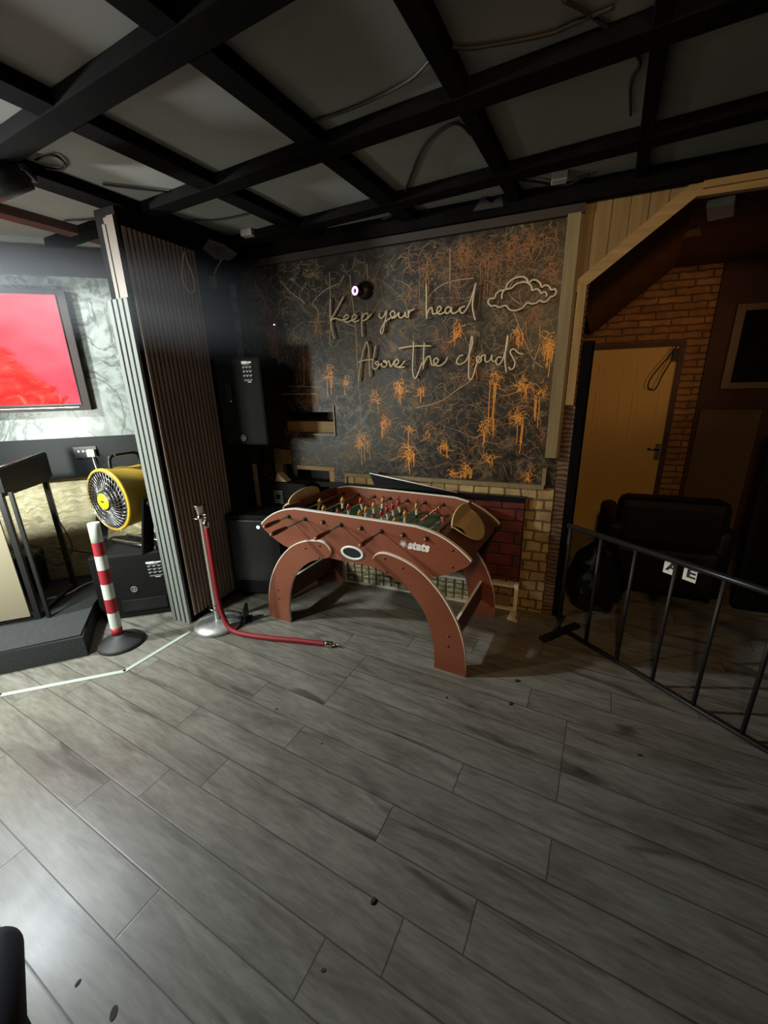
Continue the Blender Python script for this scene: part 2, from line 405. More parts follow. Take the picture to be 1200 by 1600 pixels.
# ================================================================ THE ROOM
A = math.radians(5.6)
GU = Vector((math.cos(A), -math.sin(A), 0)); GV = Vector((math.sin(A), math.cos(A), 0))     # ceiling-grid axes
def g(u, v, z): return GU*u + GV*v + Vector((0, 0, z))
YW = 2.80
TD = Vector((.764, .646, 0)); TN = Vector((.646, -.764, 0))                                # stage wall: direction, outward normal
T0 = Vector((-3.741, 1.659, 0))
def tw(s, z, d=0): return T0 + TD*s + TN*d + Vector((0, 0, z))
def holes_wall(mb, x0, x1, z0, z1, y0, y1, holes):
    xs = sorted({x0, x1, *[h[i] for h in holes for i in (0, 1)]}); zs = sorted({z0, z1, *[h[i] for h in holes for i in (2, 3)]})
    for a, b in zip(xs, xs[1:]):
        for c, d in zip(zs, zs[1:]):
            mx, mz = (a+b)/2, (c+d)/2
            if any(h[0] < mx < h[1] and h[2] < mz < h[3] for h in holes): continue
            mb.ab((a, y0, c), (b, y1, d))

b = MB(); b.ab((-6.5, -3.2, -.1), (3.6, 5.0, 0)); struct(b.build('floor', 'laminate'))
b = MB(); b.ab((-6.5, -3.2, 2.60), (3.6, 5.0, 2.74)); struct(b.build('ceiling', 'ceiling_paint'))

# back wall carrying the mural
HO = [(-2.05, -1.585, 1.25, 1.41), (-1.97, -1.615, .50, .975), (-2.22, -2.02, .62, 1.12)]
b = MB(); holes_wall(b, -2.42, .035, 0, 2.62, YW, YW+.07, HO)
bmesh.ops.remove_doubles(b.bm, verts=b.bm.verts, dist=1e-5)
wall_back = struct(b.build('wall_back', 'mural_black'))
b = MB(); b.ab((-2.6, YW+.14, 0), (.035, YW+.18, 2.62)); struct(b.build('wall_back_cavity', 'black_paint'))
b = MB(); b.ab((-1.50, YW-.006, 0), (.03, YW, .925)); o = struct(b.build('wall_back_lower', 'stone_paper'))
def batten(name, a, c, m, label, cat='batten'):
    b = MB(); b.ab(a, c, bevel=.002); o = b.build(name, m, loc=((a[0]+c[0])/2, (a[1]+c[1])/2, min(a[2], c[2]))); tag(o, label, cat); return o
batten('wood_batten', (-2.05, YW+.035, 1.25), (-1.587, YW+.11, 1.335), 'pine_lay', 'bare pine batten inside the narrow slot of the painted wall')
batten('wood_batten', (-1.97, YW-.004, .945), (-1.61, YW+.04, .978), 'pine_lay', 'pine strip along the top of the square hole behind the football table')
batten('wood_batten', (-1.66, YW-.004, .50), (-1.612, YW+.04, .944), 'pine', 'upright pine strip at the side of the square hole behind the football table')
batten('wood_batten', (-2.21, YW+.02, .80), (-2.13, YW+.07, 1.11), 'olive_wood', 'upright wood stud in the torn gap beside the hanging speaker')
batten('wood_batten', (-2.128, YW+.02, .98), (-2.025, YW+.07, 1.10), 'pine', 'short pine offcut wedged in the torn gap beside the hanging speaker')
b = MB()
b.ab((-1.588, YW-.012, 1.24), (-1.578, YW-.001, 1.46)); b.ab((-1.80, YW-.012, 1.232), (-1.578, YW-.001, 1.24))
b.ab((-2.1, YW-.008, 1.545), (-1.71, YW-.001, 1.553))
struct(b.build('trim_1', 'paint_tan'))
# rails and posts round the mural
b = MB(); b.ab((-1.50, YW-.022, .915), (-.035, YW-.001, .945)); b.ab((-.052, YW-.024, .945), (-.028, YW-.001, 1.06)); b.ab((-1.515, YW-.02, .62), (-1.495, YW-.001, .945))
struct(b.build('trim_2', 'olive_wood'))
b = MB(); b.ab((-.045, YW-.04, 1.13), (.022, YW, 2.46), bevel=.002); b.ab((.022, YW-.02, 1.13), (.036, YW, 2.46)); struct(b.build('trim_3', 'olive_wood'))
b = MB(); b.ab((-2.3, YW-.035, 2.455), (.04, YW, 2.53), bevel=.002); struct(b.build('trim_4', 'brown_header'))
b = MB(); b.ab((.042, YW-.03, 1.455), (.088, YW+.01, 2.11), bevel=.002); struct(b.build('trim_5', 'pine'))
# end of the mural wall, seen edge on, and the passage's side wall
b = MB(); b.ab((.035, YW, 0), (.10, 4.8, 2.62)); struct(b.build('wall_passage', 'side_stone'))
b = MB(); b.ab((.10, YW-.02, 0), (.165, YW+.10, 1.815), bevel=.004); b.ab((.125, YW-.035, 0), (.15, YW-.02, 1.8)); struct(b.build('trim_6', 'beam_black'))
# wooden spandrel and slanting trim under the stairs
SP = [(.01, 2.09), (.04, 2.09), (.535, 2.475), (.535, 2.56), (.01, 2.56)]
b = MB(); b.quadbox([(x, YW-.002, z) for x, z in SP], (0, .03, 0)); struct(b.build('wall_spandrel', 'cladding'))
b = MB(); b.quadbox([(.035, YW-.028, 2.075), (.09, YW-.028, 2.105), (.545, YW-.028, 2.455), (.52, YW-.028, 2.52), (.035, YW-.028, 2.135)], (0, .025, 0)); struct(b.build('trim_7', 'pine_lay'))
b = MB(); b.quadbox([(.53, YW-.03, 2.445), (3.5, YW-.03, 2.40), (3.5, YW-.03, 2.53), (.53, YW-.03, 2.56)], (0, .04, 0)); b.ab((.55, YW-.05, 2.47), (3.5, YW-.03, 2.50)); struct(b.build('trim_8', 'pine_lay'))
# underside of the stairs
b = MB(); N = 8
F0, F1, B0, B1 = V(.06, YW+.02, 2.09), V(.54, YW+.02, 2.46), V(.235, 4.78, 2.02), V(.86, 4.78, 2.55)
gr = [[b.bm.verts.new((F0.lerp(F1, i/N)).lerp(B0.lerp(B1, i/N), j/N)) for i in range(N+1)] for j in range(N+1)]
for j in range(N):
    for i in range(N): b.face([gr[j][i], gr[j][i+1], gr[j+1][i+1], gr[j+1][i]])
e = bmesh.ops.solidify(b.bm, geom=b.bm.faces[:], thickness=-.03)
struct(b.build('ceiling_stairs', 'soffit_wood'))
b = MB(); b.ab((.5, YW+.03, 2.535), (3.6, 4.8, 2.57)); struct(b.build('ceiling_passage', 'passage_red'))
b = MB(); b.ab((.1, 4.8, 0), (3.6, 4.88, 2.7)); struct(b.build('wall_far', 'brick_wall'))
b = MB(); b.ab((1.215, 4.77, 0), (3.6, 4.8, 2.6)); struct(b.build('wall_far_plain', 'passage_red'))
b = MB(); b.ab((3.5, -3.2, 0), (3.6, 4.9, 2.7)); struct(b.build('wall_right', 'dark_wall'))
b = MB(); b.ab((-6.5, -3.3, 0), (3.6, -3.2, 2.7)); struct(b.build('wall_front', 'dark_wall'))
b = MB(); b.ab((-6.6, -3.3, 0), (-6.5, 1.0, 2.7)); struct(b.build('wall_left', 'dark_wall'))
# stage wall: OSB, black band, marble, brown header
def twall(name, z0, z1, m, d=0, s0=-3.8, s1=1.95, th=.06):
    b = MB(); p = [tw(s0, z0, d), tw(s1, z0, d), tw(s1, z1, d), tw(s0, z1, d)]; b.quadbox(p, -TN*th); return struct(b.build(name, m))
twall('wall_stage_lower', 0, .975, 'osb'); twall('wall_stage_band', .972, 1.275, 'black_paint', .02, th=.08)
twall('wall_stage_marble', 1.275, 2.40, 'marble', .004); twall('wall_stage_header', 2.37, 2.54, 'brown_header', .03, th=.09); twall('wall_stage_top', 2.50, 2.60, 'ceiling_paint', .0)
# carpeted stage
P = [V(-2.615, 1.275, 0), V(-3.02, .875, 0), V(-4.9, -.72, 0), V(-6.4, -.4, 0), tw(-3.2, 0, .006), tw(.56, 0, .006), V(-3.235, 1.945, 0), V(-2.96, 1.555, 0)]
b = MB(); b.quadbox(P, (0, 0, .152))
bmesh.ops.bevel(b.bm, geom=[e for e in b.bm.edges if min(v.co.z for v in e.verts) > .1], offset=.012, segments=2, affect='EDGES')
tag(b.build('stage_platform', 'carpet', loc=(-3.3, 1.1, 0)), 'low black carpeted stage in front of the marble wall', 'stage')

# ceiling grid of black beams
def beam(p0, p1, w, h, z, m, name='beam'):
    p0, p1 = Vector(p0), Vector(p1); d = (p1-p0).normalized(); n = Vector((-d.y, d.x, 0)); c = (p0+p1)/2; c.z = z+h/2
    b = MB(); R = Matrix((d, n, Vector((0, 0, 1)))).transposed(); b.box(c, ((p1-p0).length, w, h), R, bevel=.004)
    o = b.build(name, m, loc=tuple(c)); return struct(o)
ZB = 2.55
for u0, u1, h, m in ((-.02, .03, .07, 'beam_black'), (-.62, -.555, .07, 'beam_black'), (-1.255, -1.155, .085, 'beam_black'), (-1.93, -1.815, .09, 'beam_black'),
                     (-2.56, -2.42, .09, 'beam_black'), (-3.16, -3.06, .075, 'beam_brown'), (-3.80, -3.68, .075, 'beam_brown'), (.60, .66, .07, 'beam_black'), (1.22, 1.29, .07, 'beam_black'), (1.85, 1.92, .07, 'beam_black')):
    v1 = (YW - .02 + math.sin(A)*u0)/math.cos(A)
    if u0 < -2.0: v1 = min(v1, {-2.56: 2.56, -3.16: 2.28, -3.80: 1.86}[u0])
    um = (u0+u1)/2; beam(g(um, -3.0, 0), g(um, v1, 0), u1-u0, min(h,.052), ZB, m, 'ceiling_beam')
for v0, v1, u0 in ((-.86, -.75, -5.8), (-.22, -.11, -5.2), (.42, .53, -4.6), (1.02, 1.125, -4.0), (1.70, 1.80, -3.6), (2.34, 2.44, -3.0)):
    um = (v0+v1)/2; beam(g(u0, um, 0), g(3.2, um, 0), v1-v0, .052, ZB-.003, 'beam_black', 'ceiling_beam')
beam((-2.4, YW-.045, 0), (3.45, YW-.045, 0), .05, .095, 2.50, 'beam_black', 'ceiling_beam')
# grey diagonal soffit piece at the column head
b = MB(); b.quadbox([g(-3.3, 1.95, 2.54), g(-2.5, 1.93, 2.54), g(-2.5, 2.12, 2.54), g(-3.1, 2.14, 2.54)], (0, 0, .055)); struct(b.build('ceiling_bulkhead', 'brown_header'))

# slatted column
cx0, cx1, cy0, cy1 = -2.455, -2.276, 1.791, 2.325
b = MB(); b.ab((cx0+.006, cy0+.012, 0), (cx1-.014, cy1, 2.55)); struct(b.build('column_core', 'slat_dark'))
sl = struct(MB().ab((cx1-.016, cy0+.02, .02), (cx1-.008, cy1, 2.47)).build('wall_slat_panel', 'slat_dark'))
b = MB(); n = 16; pit = (cy1-cy0-.03)/n
for i in range(n):
    y = cy0+.03+i*pit; b.ab((cx1-.010, y, .05), (cx1+.004, y+pit*.58, 2.46 - .0*i))
struct(b.build('wall_slat_strips', 'slat_brown'))
b = MB(); n = 4; pit = (cx1-cx0)/n
for i in range(n):
    x = cx0+i*pit; b.ab((x, cy0-.012, 0), (x+pit*.70, cy0+.008, 2.105), bevel=.002)
struct(b.build('trim_9', 'fin_grey'))
b = MB(); b.ab((cx0+.07, cy0-.004, 2.105), (cx0+.095, cy0+.012, 2.47)); b.ab((cx0+.125, cy0-.012, 2.105), (cx1-.002, cy0+.012, 2.50)); b.ab((cx0+.085, cy0+.0, 2.105), (cx1-.02, cy0+.014, 2.50)); struct(b.build('trim_10', 'brass_edge'))
# dark alcove walls behind the speakers
b = MB(); b.ab((-2.46, 2.325, 0), (-2.42, 2.95, 2.6)); struct(b.build('wall_alcove', 'dark_wall'))

# ================================================================ MURAL PAINT
def ribbon(mb, pts, w, y, taper=True):
    n = len(pts)
    if n < 2: return
    L, R = [], []
    for i, (x, z) in enumerate(pts):
        a = pts[max(i-1, 0)]; c = pts[min(i+1, n-1)]; dx, dz = c[0]-a[0], c[1]-a[1]; l = math.hypot(dx, dz) or 1
        ww = w*(1 - .75*(i/(n-1)) if taper else 1)/2
        L.append(mb.bm.verts.new((x-dz/l*ww, y, z+dx/l*ww))); R.append(mb.bm.verts.new((x+dz/l*ww, y, z-dx/l*ww)))
    for i in range(n-1): mb.face([L[i], R[i], R[i+1], L[i+1]])
rp = random.Random(11)
def okp(x, z):
    if not (-2.25 < x < -.05 and z < 2.445): return False
    if z < .95: return False
    return not any(h[0]-.01 < x < h[1]+.01 and h[2]-.01 < z < h[3]+.01 for h in HO)
def curl(x, z, ang, L, bend, n=10, jit=.35, sag=0):
    pts = [(x, z)]; st = L/n
    for i in range(n):
        ang += bend/n + rp.uniform(-jit, jit)*.6
        x += math.cos(ang)*st; z += math.sin(ang)*st - sag*i*st
        if not okp(x, z): break
        pts.append((x, z))
    return pts
def burst(mb, x, z, r, n, w, drips, dl, yy):
    dirs = [rp.uniform(0, 2*PI) for _ in range(3)]; bd = rp.choice((-1, 1))
    for _ in range(n):
        a = rp.choice(dirs) + rp.gauss(0, .55); far = rp.random() < .3
        ribbon(mb, curl(x+rp.gauss(0, r*.22), z+rp.gauss(0, r*.30), a, r*(rp.uniform(.9, 1.9) if far else rp.uniform(.3, .8)), bd*rp.uniform(.3, 3.4), sag=.05), w*rp.uniform(.35, 1.1)*(.6 if far else 1), yy-rp.uniform(0, .0006))
    for _ in range(int(n*.35)):
        ribbon(mb, curl(x+rp.gauss(0, r*.10), z+rp.gauss(0, r*.22), rp.choice((PI/2, -PI/2))+rp.gauss(0, .5), r*rp.uniform(.2, .5), rp.uniform(-1, 1)), w*rp.uniform(.9, 1.7), yy-.0007)
    for _ in range(drips):
        dx = x+rp.uniform(-r*.5, r*.5); z0 = z+rp.uniform(-r*.4, r*.2); L = dl*rp.uniform(.4, 1)
        pts = [(dx+rp.gauss(0, .0015), z0-L*k/7) for k in range(8)]; pts = [p for p in pts if okp(*p)]
        ribbon(mb, pts, w*rp.uniform(.7, 1.2), yy-.0008, False)
YP = YW-.0012
bo, bt, br = MB(), MB(), MB()
for (x, z, r, n, w, d, dl) in [(-1.04, 1.5899, 0.09, 34, 0.0055, 3, 0.1), (-1.1676, 1.3396, 0.075, 36, 0.0055, 2, 0.2), (-1.35, 1.1976, 0.11, 46, 0.0055, 5, 0.2), (-0.5506, 1.0083, 0.08, 34, 0.0055, 6, 0.08), (-0.3878, 1.6201, 0.07, 30, 0.0055, 4, 0.42), (-0.2382, 1.3858, 0.09, 34, 0.0055, 3, 0.22), (-0.07, 1.8084, 0.085, 40, 0.0055, 5, 0.16), (-0.6402, 1.9267, 0.075, 30, 0.0055, 2, 0.1), (-1.6028, 1.6949, 0.09, 40, 0.0055, 3, 0.18), (-0.2174, 1.5809, 0.09, 26, 0.0055, 2, 0.1), (-0.1022, 1.5269, 0.08, 20, 0.0055, 3, 0.26), (-0.4546, 1.2995, 0.09, 26, 0.0055, 2, 0.12), (-0.8766, 1.5578, 0.06, 20, 0.0055, 1, 0.08), (-1.2313, 1.5138, 0.1, 24, 0.0055, 1, 0.1), (-1.4614, 1.6194, 0.07, 22, 0.0055, 3, 0.1), (-0.7094, 1.175, 0.085, 22, 0.0055, 2, 0.12), (-0.9673, 1.1136, 0.1, 40, 0.0055, 3, 0.14), (-0.9774, 1.2906, 0.05, 16, 0.0055, 1, 0.2), (-0.2738, 1.8854, 0.08, 24, 0.0055, 3, 0.1), (-0.407, 1.1164, 0.07, 20, 0.0055, 1, 0.1), (-0.1459, 0.9922, 0.06, 18, 0.0055, 0, 0.1), (-0.6527, 0.9816, 0.07, 18, 0.0055, 1, 0.05), (-0.5306, 1.7306, 0.05, 12, 0.0055, 1, 0.1), (-0.837, 1.2829, 0.09, 10, 0.0055, 0, 0.1)]: burst(bo, x, z, r, n, w, d, dl, YP)
for (x, z, r, n, w, d, dl) in [(-2.0891, 2.0052, 0.13, 80, 0.0042, 6, 0.25), (-2.1158, 2.2082, 0.09, 30, 0.0042, 2, 0.15), (-1.81, 1.7848, 0.11, 40, 0.0042, 4, 0.2), (-1.7709, 1.5092, 0.14, 60, 0.0042, 0, 0.1), (-0.8456, 2.3098, 0.11, 34, 0.0042, 4, 0.25), (-0.6265, 2.3462, 0.14, 60, 0.0042, 2, 0.15), (-0.4514, 2.2941, 0.12, 60, 0.0042, 8, 0.3), (-0.3373, 2.3247, 0.12, 40, 0.0042, 2, 0.2), (-0.2269, 2.3395, 0.13, 50, 0.0042, 0, 0.1), (-0.12, 2.1811, 0.1, 40, 0.0042, 1, 0.1), (-1.1889, 1.4015, 0.12, 20, 0.0042, 1, 0.1), (-1.6967, 2.0569, 0.08, 24, 0.0042, 2, 0.2), (-0.1826, 1.9901, 0.12, 24, 0.0042, 2, 0.15), (-0.7237, 1.8454, 0.12, 14, 0.0042, 0, 0.1), (-1.004, 1.9694, 0.12, 10, 0.0042, 0, 0.1), (-1.3151, 1.7248, 0.1, 14, 0.0042, 2, 0.15), (-0.0705, 1.2607, 0.08, 30, 0.0042, 0, 0.1)]: burst(br, x, z, r, n, w, d, dl, YP)
for _ in range(620):
    x, z = rp.uniform(-2.2, -.07), rp.uniform(.97, 2.43)
    if not okp(x, z): continue
    ribbon(bt, curl(x, z, rp.uniform(0, 2*PI), rp.uniform(.04, .22), rp.uniform(-4, 4), 9), rp.uniform(.0012, .0038), YP+.0004)
for _ in range(330):
    x, z = rp.uniform(-1.0, -.07), rp.choice((rp.uniform(1.0, 1.7), rp.uniform(2.0, 2.43)))
    ribbon(br, curl(x, z, rp.uniform(0, PI), rp.uniform(.06, .2), rp.uniform(-4, 4), 9), rp.uniform(.002, .005), YP+.0002)
for pts in [[(-1.9671, 2.3441), (-1.8875, 2.2643), (-1.8057, 2.2092), (-1.7717, 2.1777)], [(-1.5537, 2.3574), (-1.5583, 2.2321), (-1.5607, 2.1031), (-1.588, 1.8944)], [(-1.3982, 2.3224), (-1.3882, 2.1797), (-1.3708, 1.9953), (-1.3689, 1.805), (-1.3641, 1.5665)], [(-1.2657, 2.3759), (-1.2634, 2.2731)], [(-1.4424, 2.3273), (-1.4917, 2.2616)], [(-1.7035, 1.9798), (-1.6628, 2.1115), (-1.7108, 2.1723), (-1.6088, 2.2462), (-1.4906, 2.2794)], [(-0.8458, 2.3419), (-0.8544, 2.2132), (-0.8431, 2.01)], [(-0.7027, 2.3868), (-0.6971, 2.1644)], [(-1.9743, 1.61), (-1.6857, 1.5975)], [(-1.8188, 1.8262), (-1.8342, 1.6177)], [(-1.3571, 1.5664), (-1.3567, 1.3163)], [(-0.8441, 2.129), (-0.7685, 2.1879), (-0.6763, 2.2107), (-0.5509, 2.2131)], [(-0.2986, 1.9997), (-0.1794, 1.7489), (-0.1072, 1.6795)], [(-0.2962, 2.2006), (-0.3397, 2.1132), (-0.2685, 2.0443)], [(-0.2718, 1.7365), (-0.1654, 1.7811)], [(-0.9228, 1.4418), (-0.7564, 1.4798), (-0.6385, 1.5536), (-0.5261, 1.624)], [(-1.3708, 1.9953), (-1.5739, 2.0854)], [(-0.1351, 1.8121), (-0.1656, 1.6817)], [(-0.1447, 1.9245), (-0.1379, 1.8445)]]: ribbon(bt, [(p.x, p.y) for p in smooth([(a, c, 0) for a, c in pts], 4)], .006, YP, False)
bo.build('orange_paint_splatter', 'paint_orange', parent=wall_back); bt.build('tan_paint_splatter', 'paint_tan', parent=wall_back); br.build('rust_paint_splatter', 'paint_rust', parent=wall_back)

# ================================================================ NEON LETTERING (switched off)
def neon(strokes, name, parent, r=.0062, off=.026):
    b = MB()
    for s in strokes:
        pts = smooth([(x, YW-off, z) for x, z in s], 5); b.tube(pts, r, 7)
        for q in (0, len(pts)//2, len(pts)-1): b.cyl(pts[q], pts[q]+Vector((0, off-.001, 0)), .002, seg=6)
    return b.build(name, 'neon_tube', parent)
ns = empty('neon_sign', (-.95, YW, 1.55), 'unlit script sign reading Keep your head Above the clouds on the splattered wall', 'neon sign')
for nm, st in [('word_keep', [[(-1.5428, 2.1873), (-1.5521, 2.1065), (-1.5471, 2.0091), (-1.5304, 1.9234)], [(-1.4376, 2.1934), (-1.4872, 2.1283), (-1.534, 2.0707), (-1.5567, 2.0447), (-1.5175, 2.0597), (-1.467, 2.0448), (-1.4245, 2.0484), (-1.4068, 2.0647), (-1.4212, 2.0754), (-1.4423, 2.0607), (-1.4403, 2.0387), (-1.4206, 2.0276), (-1.3917, 2.035), (-1.358, 2.0433), (-1.3456, 2.0599), (-1.3598, 2.0718), (-1.3788, 2.0571), (-1.3782, 2.0367), (-1.3589, 2.0257), (-1.3254, 2.034)], [(-1.2989, 2.0789), (-1.3075, 2.0327), (-1.3083, 1.9786), (-1.3056, 1.9263)], [(-1.3055, 2.0393), (-1.2865, 2.0659), (-1.2636, 2.072), (-1.2579, 2.0529), (-1.2765, 2.033), (-1.3011, 2.0282), (-1.265, 2.0361), (-1.2301, 2.0666)]]), ('word_your', [[(-1.1716, 2.0645), (-1.1753, 2.0464), (-1.16, 2.032), (-1.1409, 2.0437), (-1.1214, 2.0734)], [(-1.1183, 2.0757), (-1.1254, 2.0385), (-1.1375, 1.9933), (-1.148, 1.9514), (-1.1596, 1.9347), (-1.167, 1.9527), (-1.1502, 1.9876), (-1.1182, 2.0156), (-1.0868, 2.0329), (-1.0941, 2.0543), (-1.0754, 2.0696), (-1.0603, 2.058), (-1.0637, 2.0375), (-1.0823, 2.0286), (-1.0562, 2.0317), (-1.0299, 2.0581), (-1.0333, 2.0351), (-1.0183, 2.0236), (-0.9955, 2.0347), (-0.9848, 2.0595), (-0.9865, 2.034), (-0.9747, 2.0215)], [(-0.9657, 2.0182), (-0.9641, 2.0424), (-0.9625, 2.0665)], [(-0.9641, 2.0424), (-0.9492, 2.0603), (-0.9241, 2.0671)]]), ('word_head', [[(-0.8425, 2.2016), (-0.8419, 2.1222), (-0.8413, 2.0476), (-0.8381, 2.0032)], [(-0.8383, 2.0285), (-0.8242, 2.0562), (-0.8058, 2.067), (-0.8013, 2.0468), (-0.7969, 2.0289), (-0.7743, 2.0321), (-0.7533, 2.0428), (-0.7425, 2.0591), (-0.7566, 2.069), (-0.7704, 2.0541), (-0.7672, 2.034), (-0.7474, 2.0237), (-0.7211, 2.0339)], [(-0.6816, 2.0564), (-0.701, 2.0617), (-0.7172, 2.0459), (-0.7112, 2.0269), (-0.6933, 2.0292), (-0.6787, 2.0488), (-0.6748, 2.0582), (-0.6768, 2.0315), (-0.6588, 2.0214), (-0.6346, 2.0329), (-0.6191, 2.0534)], [(-0.5924, 2.0559), (-0.6123, 2.0516), (-0.6225, 2.0355), (-0.6112, 2.0188), (-0.5913, 2.0268), (-0.5662, 2.0668), (-0.5425, 2.1297), (-0.5291, 2.1796), (-0.5394, 2.1177), (-0.5448, 2.059), (-0.5362, 2.0102), (-0.5227, 1.9729)]]), ('word_above', [[(-1.348, 1.629), (-1.3355, 1.7133), (-1.3107, 1.8123), (-1.2828, 1.8807), (-1.2711, 1.887), (-1.2626, 1.8518), (-1.2593, 1.7675), (-1.2587, 1.6529)], [(-1.3504, 1.7571), (-1.2957, 1.7719), (-1.2293, 1.7733)], [(-1.2067, 1.8626), (-1.2199, 1.8079), (-1.2334, 1.7523), (-1.2313, 1.7167), (-1.2118, 1.7088), (-1.1897, 1.7335), (-1.1938, 1.7591), (-1.2137, 1.7486), (-1.1929, 1.7337), (-1.1617, 1.7437), (-1.1654, 1.7269), (-1.1413, 1.7204), (-1.1247, 1.7394), (-1.1354, 1.7608), (-1.1516, 1.7573), (-1.1293, 1.7479), (-1.1083, 1.7582), (-1.101, 1.7259), (-1.0882, 1.7254), (-1.0654, 1.7619)], [(-1.066, 1.7287), (-1.0437, 1.7375), (-1.0372, 1.7565), (-1.0527, 1.7655), (-1.0688, 1.7454), (-1.0613, 1.7215), (-1.0283, 1.7189), (-0.9905, 1.7559)], [(-1.0378, 1.7123), (-0.9909, 1.7147)]]), ('word_the', [[(-1.0361, 1.8329), (-0.9898, 1.8398), (-0.914, 1.8437), (-0.8031, 1.8376)], [(-0.9289, 1.8737), (-0.9321, 1.7939), (-0.9369, 1.7127), (-0.9294, 1.6504), (-0.9141, 1.6402), (-0.8912, 1.6836), (-0.8688, 1.7371)], [(-0.8546, 1.8627), (-0.8586, 1.7903), (-0.8611, 1.6962)], [(-0.8582, 1.7232), (-0.8391, 1.7627), (-0.8171, 1.775), (-0.8095, 1.7481), (-0.8018, 1.721), (-0.7827, 1.7202), (-0.7653, 1.7315), (-0.7569, 1.7497), (-0.773, 1.7624), (-0.7874, 1.7471), (-0.7783, 1.7214), (-0.7475, 1.7121), (-0.7146, 1.7307), (-0.6939, 1.7627)]]), ('word_clouds', [[(-0.5931, 1.771), (-0.6165, 1.7656), (-0.6325, 1.7404), (-0.6291, 1.7207), (-0.608, 1.7172), (-0.5739, 1.7353), (-0.5485, 1.788), (-0.5356, 1.8379), (-0.5401, 1.8819), (-0.55, 1.8261), (-0.5533, 1.737), (-0.5525, 1.6457), (-0.5404, 1.619), (-0.5246, 1.6383), (-0.5044, 1.7092), (-0.4862, 1.7532), (-0.5025, 1.7578), (-0.5055, 1.7349), (-0.4914, 1.7215), (-0.4758, 1.7336), (-0.4769, 1.7566), (-0.4533, 1.7643), (-0.4517, 1.7326), (-0.4379, 1.7231), (-0.4188, 1.7375), (-0.4098, 1.766), (-0.4109, 1.7371), (-0.397, 1.7239), (-0.3767, 1.7356)], [(-0.3515, 1.747), (-0.3723, 1.748), (-0.384, 1.7259), (-0.3763, 1.7053), (-0.357, 1.7109), (-0.3385, 1.7464), (-0.3223, 1.8134), (-0.3211, 1.8716), (-0.3279, 1.8015), (-0.3296, 1.7273), (-0.3161, 1.6576)], [(-0.2219, 1.7594), (-0.2537, 1.7683), (-0.2739, 1.7876), (-0.2929, 1.7898), (-0.3006, 1.7718), (-0.2848, 1.7452), (-0.2688, 1.7147), (-0.273, 1.6837), (-0.2901, 1.6731), (-0.304, 1.6887)]])]: neon(st, nm, ns)
nc = empty('neon_cloud', (-.26, YW, 2.0), 'unlit tube outline of a double cloud beside the script sign', 'neon sign')
neon([[(-0.4307, 2.0421), (-0.4501, 2.063), (-0.4412, 2.0835), (-0.4126, 2.0861), (-0.4048, 2.1079), (-0.3822, 2.1229), (-0.3518, 2.1251), (-0.344, 2.1515), (-0.314, 2.1761), (-0.2718, 2.1845), (-0.2386, 2.1737), (-0.2212, 2.1467), (-0.2069, 2.1589), (-0.1842, 2.1586), (-0.16, 2.1403), (-0.1484, 2.1191), (-0.1318, 2.1253), (-0.1112, 2.1196), (-0.0944, 2.098), (-0.0777, 2.1013), (-0.0682, 2.0861), (-0.0767, 2.0669), (-0.0983, 2.0604), (-0.1082, 2.0461), (-0.1286, 2.0385), (-0.1536, 2.0481), (-0.1695, 2.0378), (-0.1946, 2.0349), (-0.2223, 2.0425), (-0.2454, 2.0186), (-0.2825, 2.0067), (-0.3189, 2.0136), (-0.3447, 2.0384), (-0.3808, 2.0325), (-0.4061, 2.0438), (-0.4307, 2.0421)], [(-0.3689, 2.0768), (-0.3698, 2.1045), (-0.3542, 2.1245), (-0.3187, 2.1291), (-0.2962, 2.1458), (-0.2657, 2.155), (-0.2307, 2.1506), (-0.206, 2.1286), (-0.1996, 2.1063), (-0.1757, 2.1111), (-0.1581, 2.1), (-0.1493, 2.0854), (-0.1311, 2.0923), (-0.118, 2.0795), (-0.1212, 2.0654)]], 'cloud_outline', nc)

# ================================================================ TABLE FOOTBALL
TA = math.radians(-5.304); tR = Matrix.Rotation(TA, 3, 'Z'); TO = Vector((-1.803, 2.083, 0))
def tp(u, w, z): return TO + tR @ Vector((u, w, z))
tf = empty('football_table', tuple(tp(.735, .33, 0)), 'mahogany table football game with curved legs and white edging, in front of the splattered wall', 'table football')
Wd = .668
half = [(.0, .712), (.022, .735), (.055, .762), (.10, .792), (.15, .818), (.21, .840), (.29, .857), (.40, .862)]
outl = half + [(1.47-x, z) for x, z in half[::-1]]
bot = [(1.462, .695), (1.44, .672), (1.40, .645), (1.34, .610), (1.257, .578), (1.15, .566), (.735, .562), (.32, .566), (.213, .578), (.13, .610), (.07, .645), (.03, .672), (.008, .695)]
PAN = [(p.x, p.y) for p in smooth([(x, z, 0) for x, z in outl+bot], 3, True)]
def plate(b, pts, w0, th):
    a = [b.bm.verts.new(tp(x, w0, z)) for x, z in pts]; c = [b.bm.verts.new(tp(x, w0+th, z)) for x, z in pts]
    b.face(a); b.face(c[::-1])
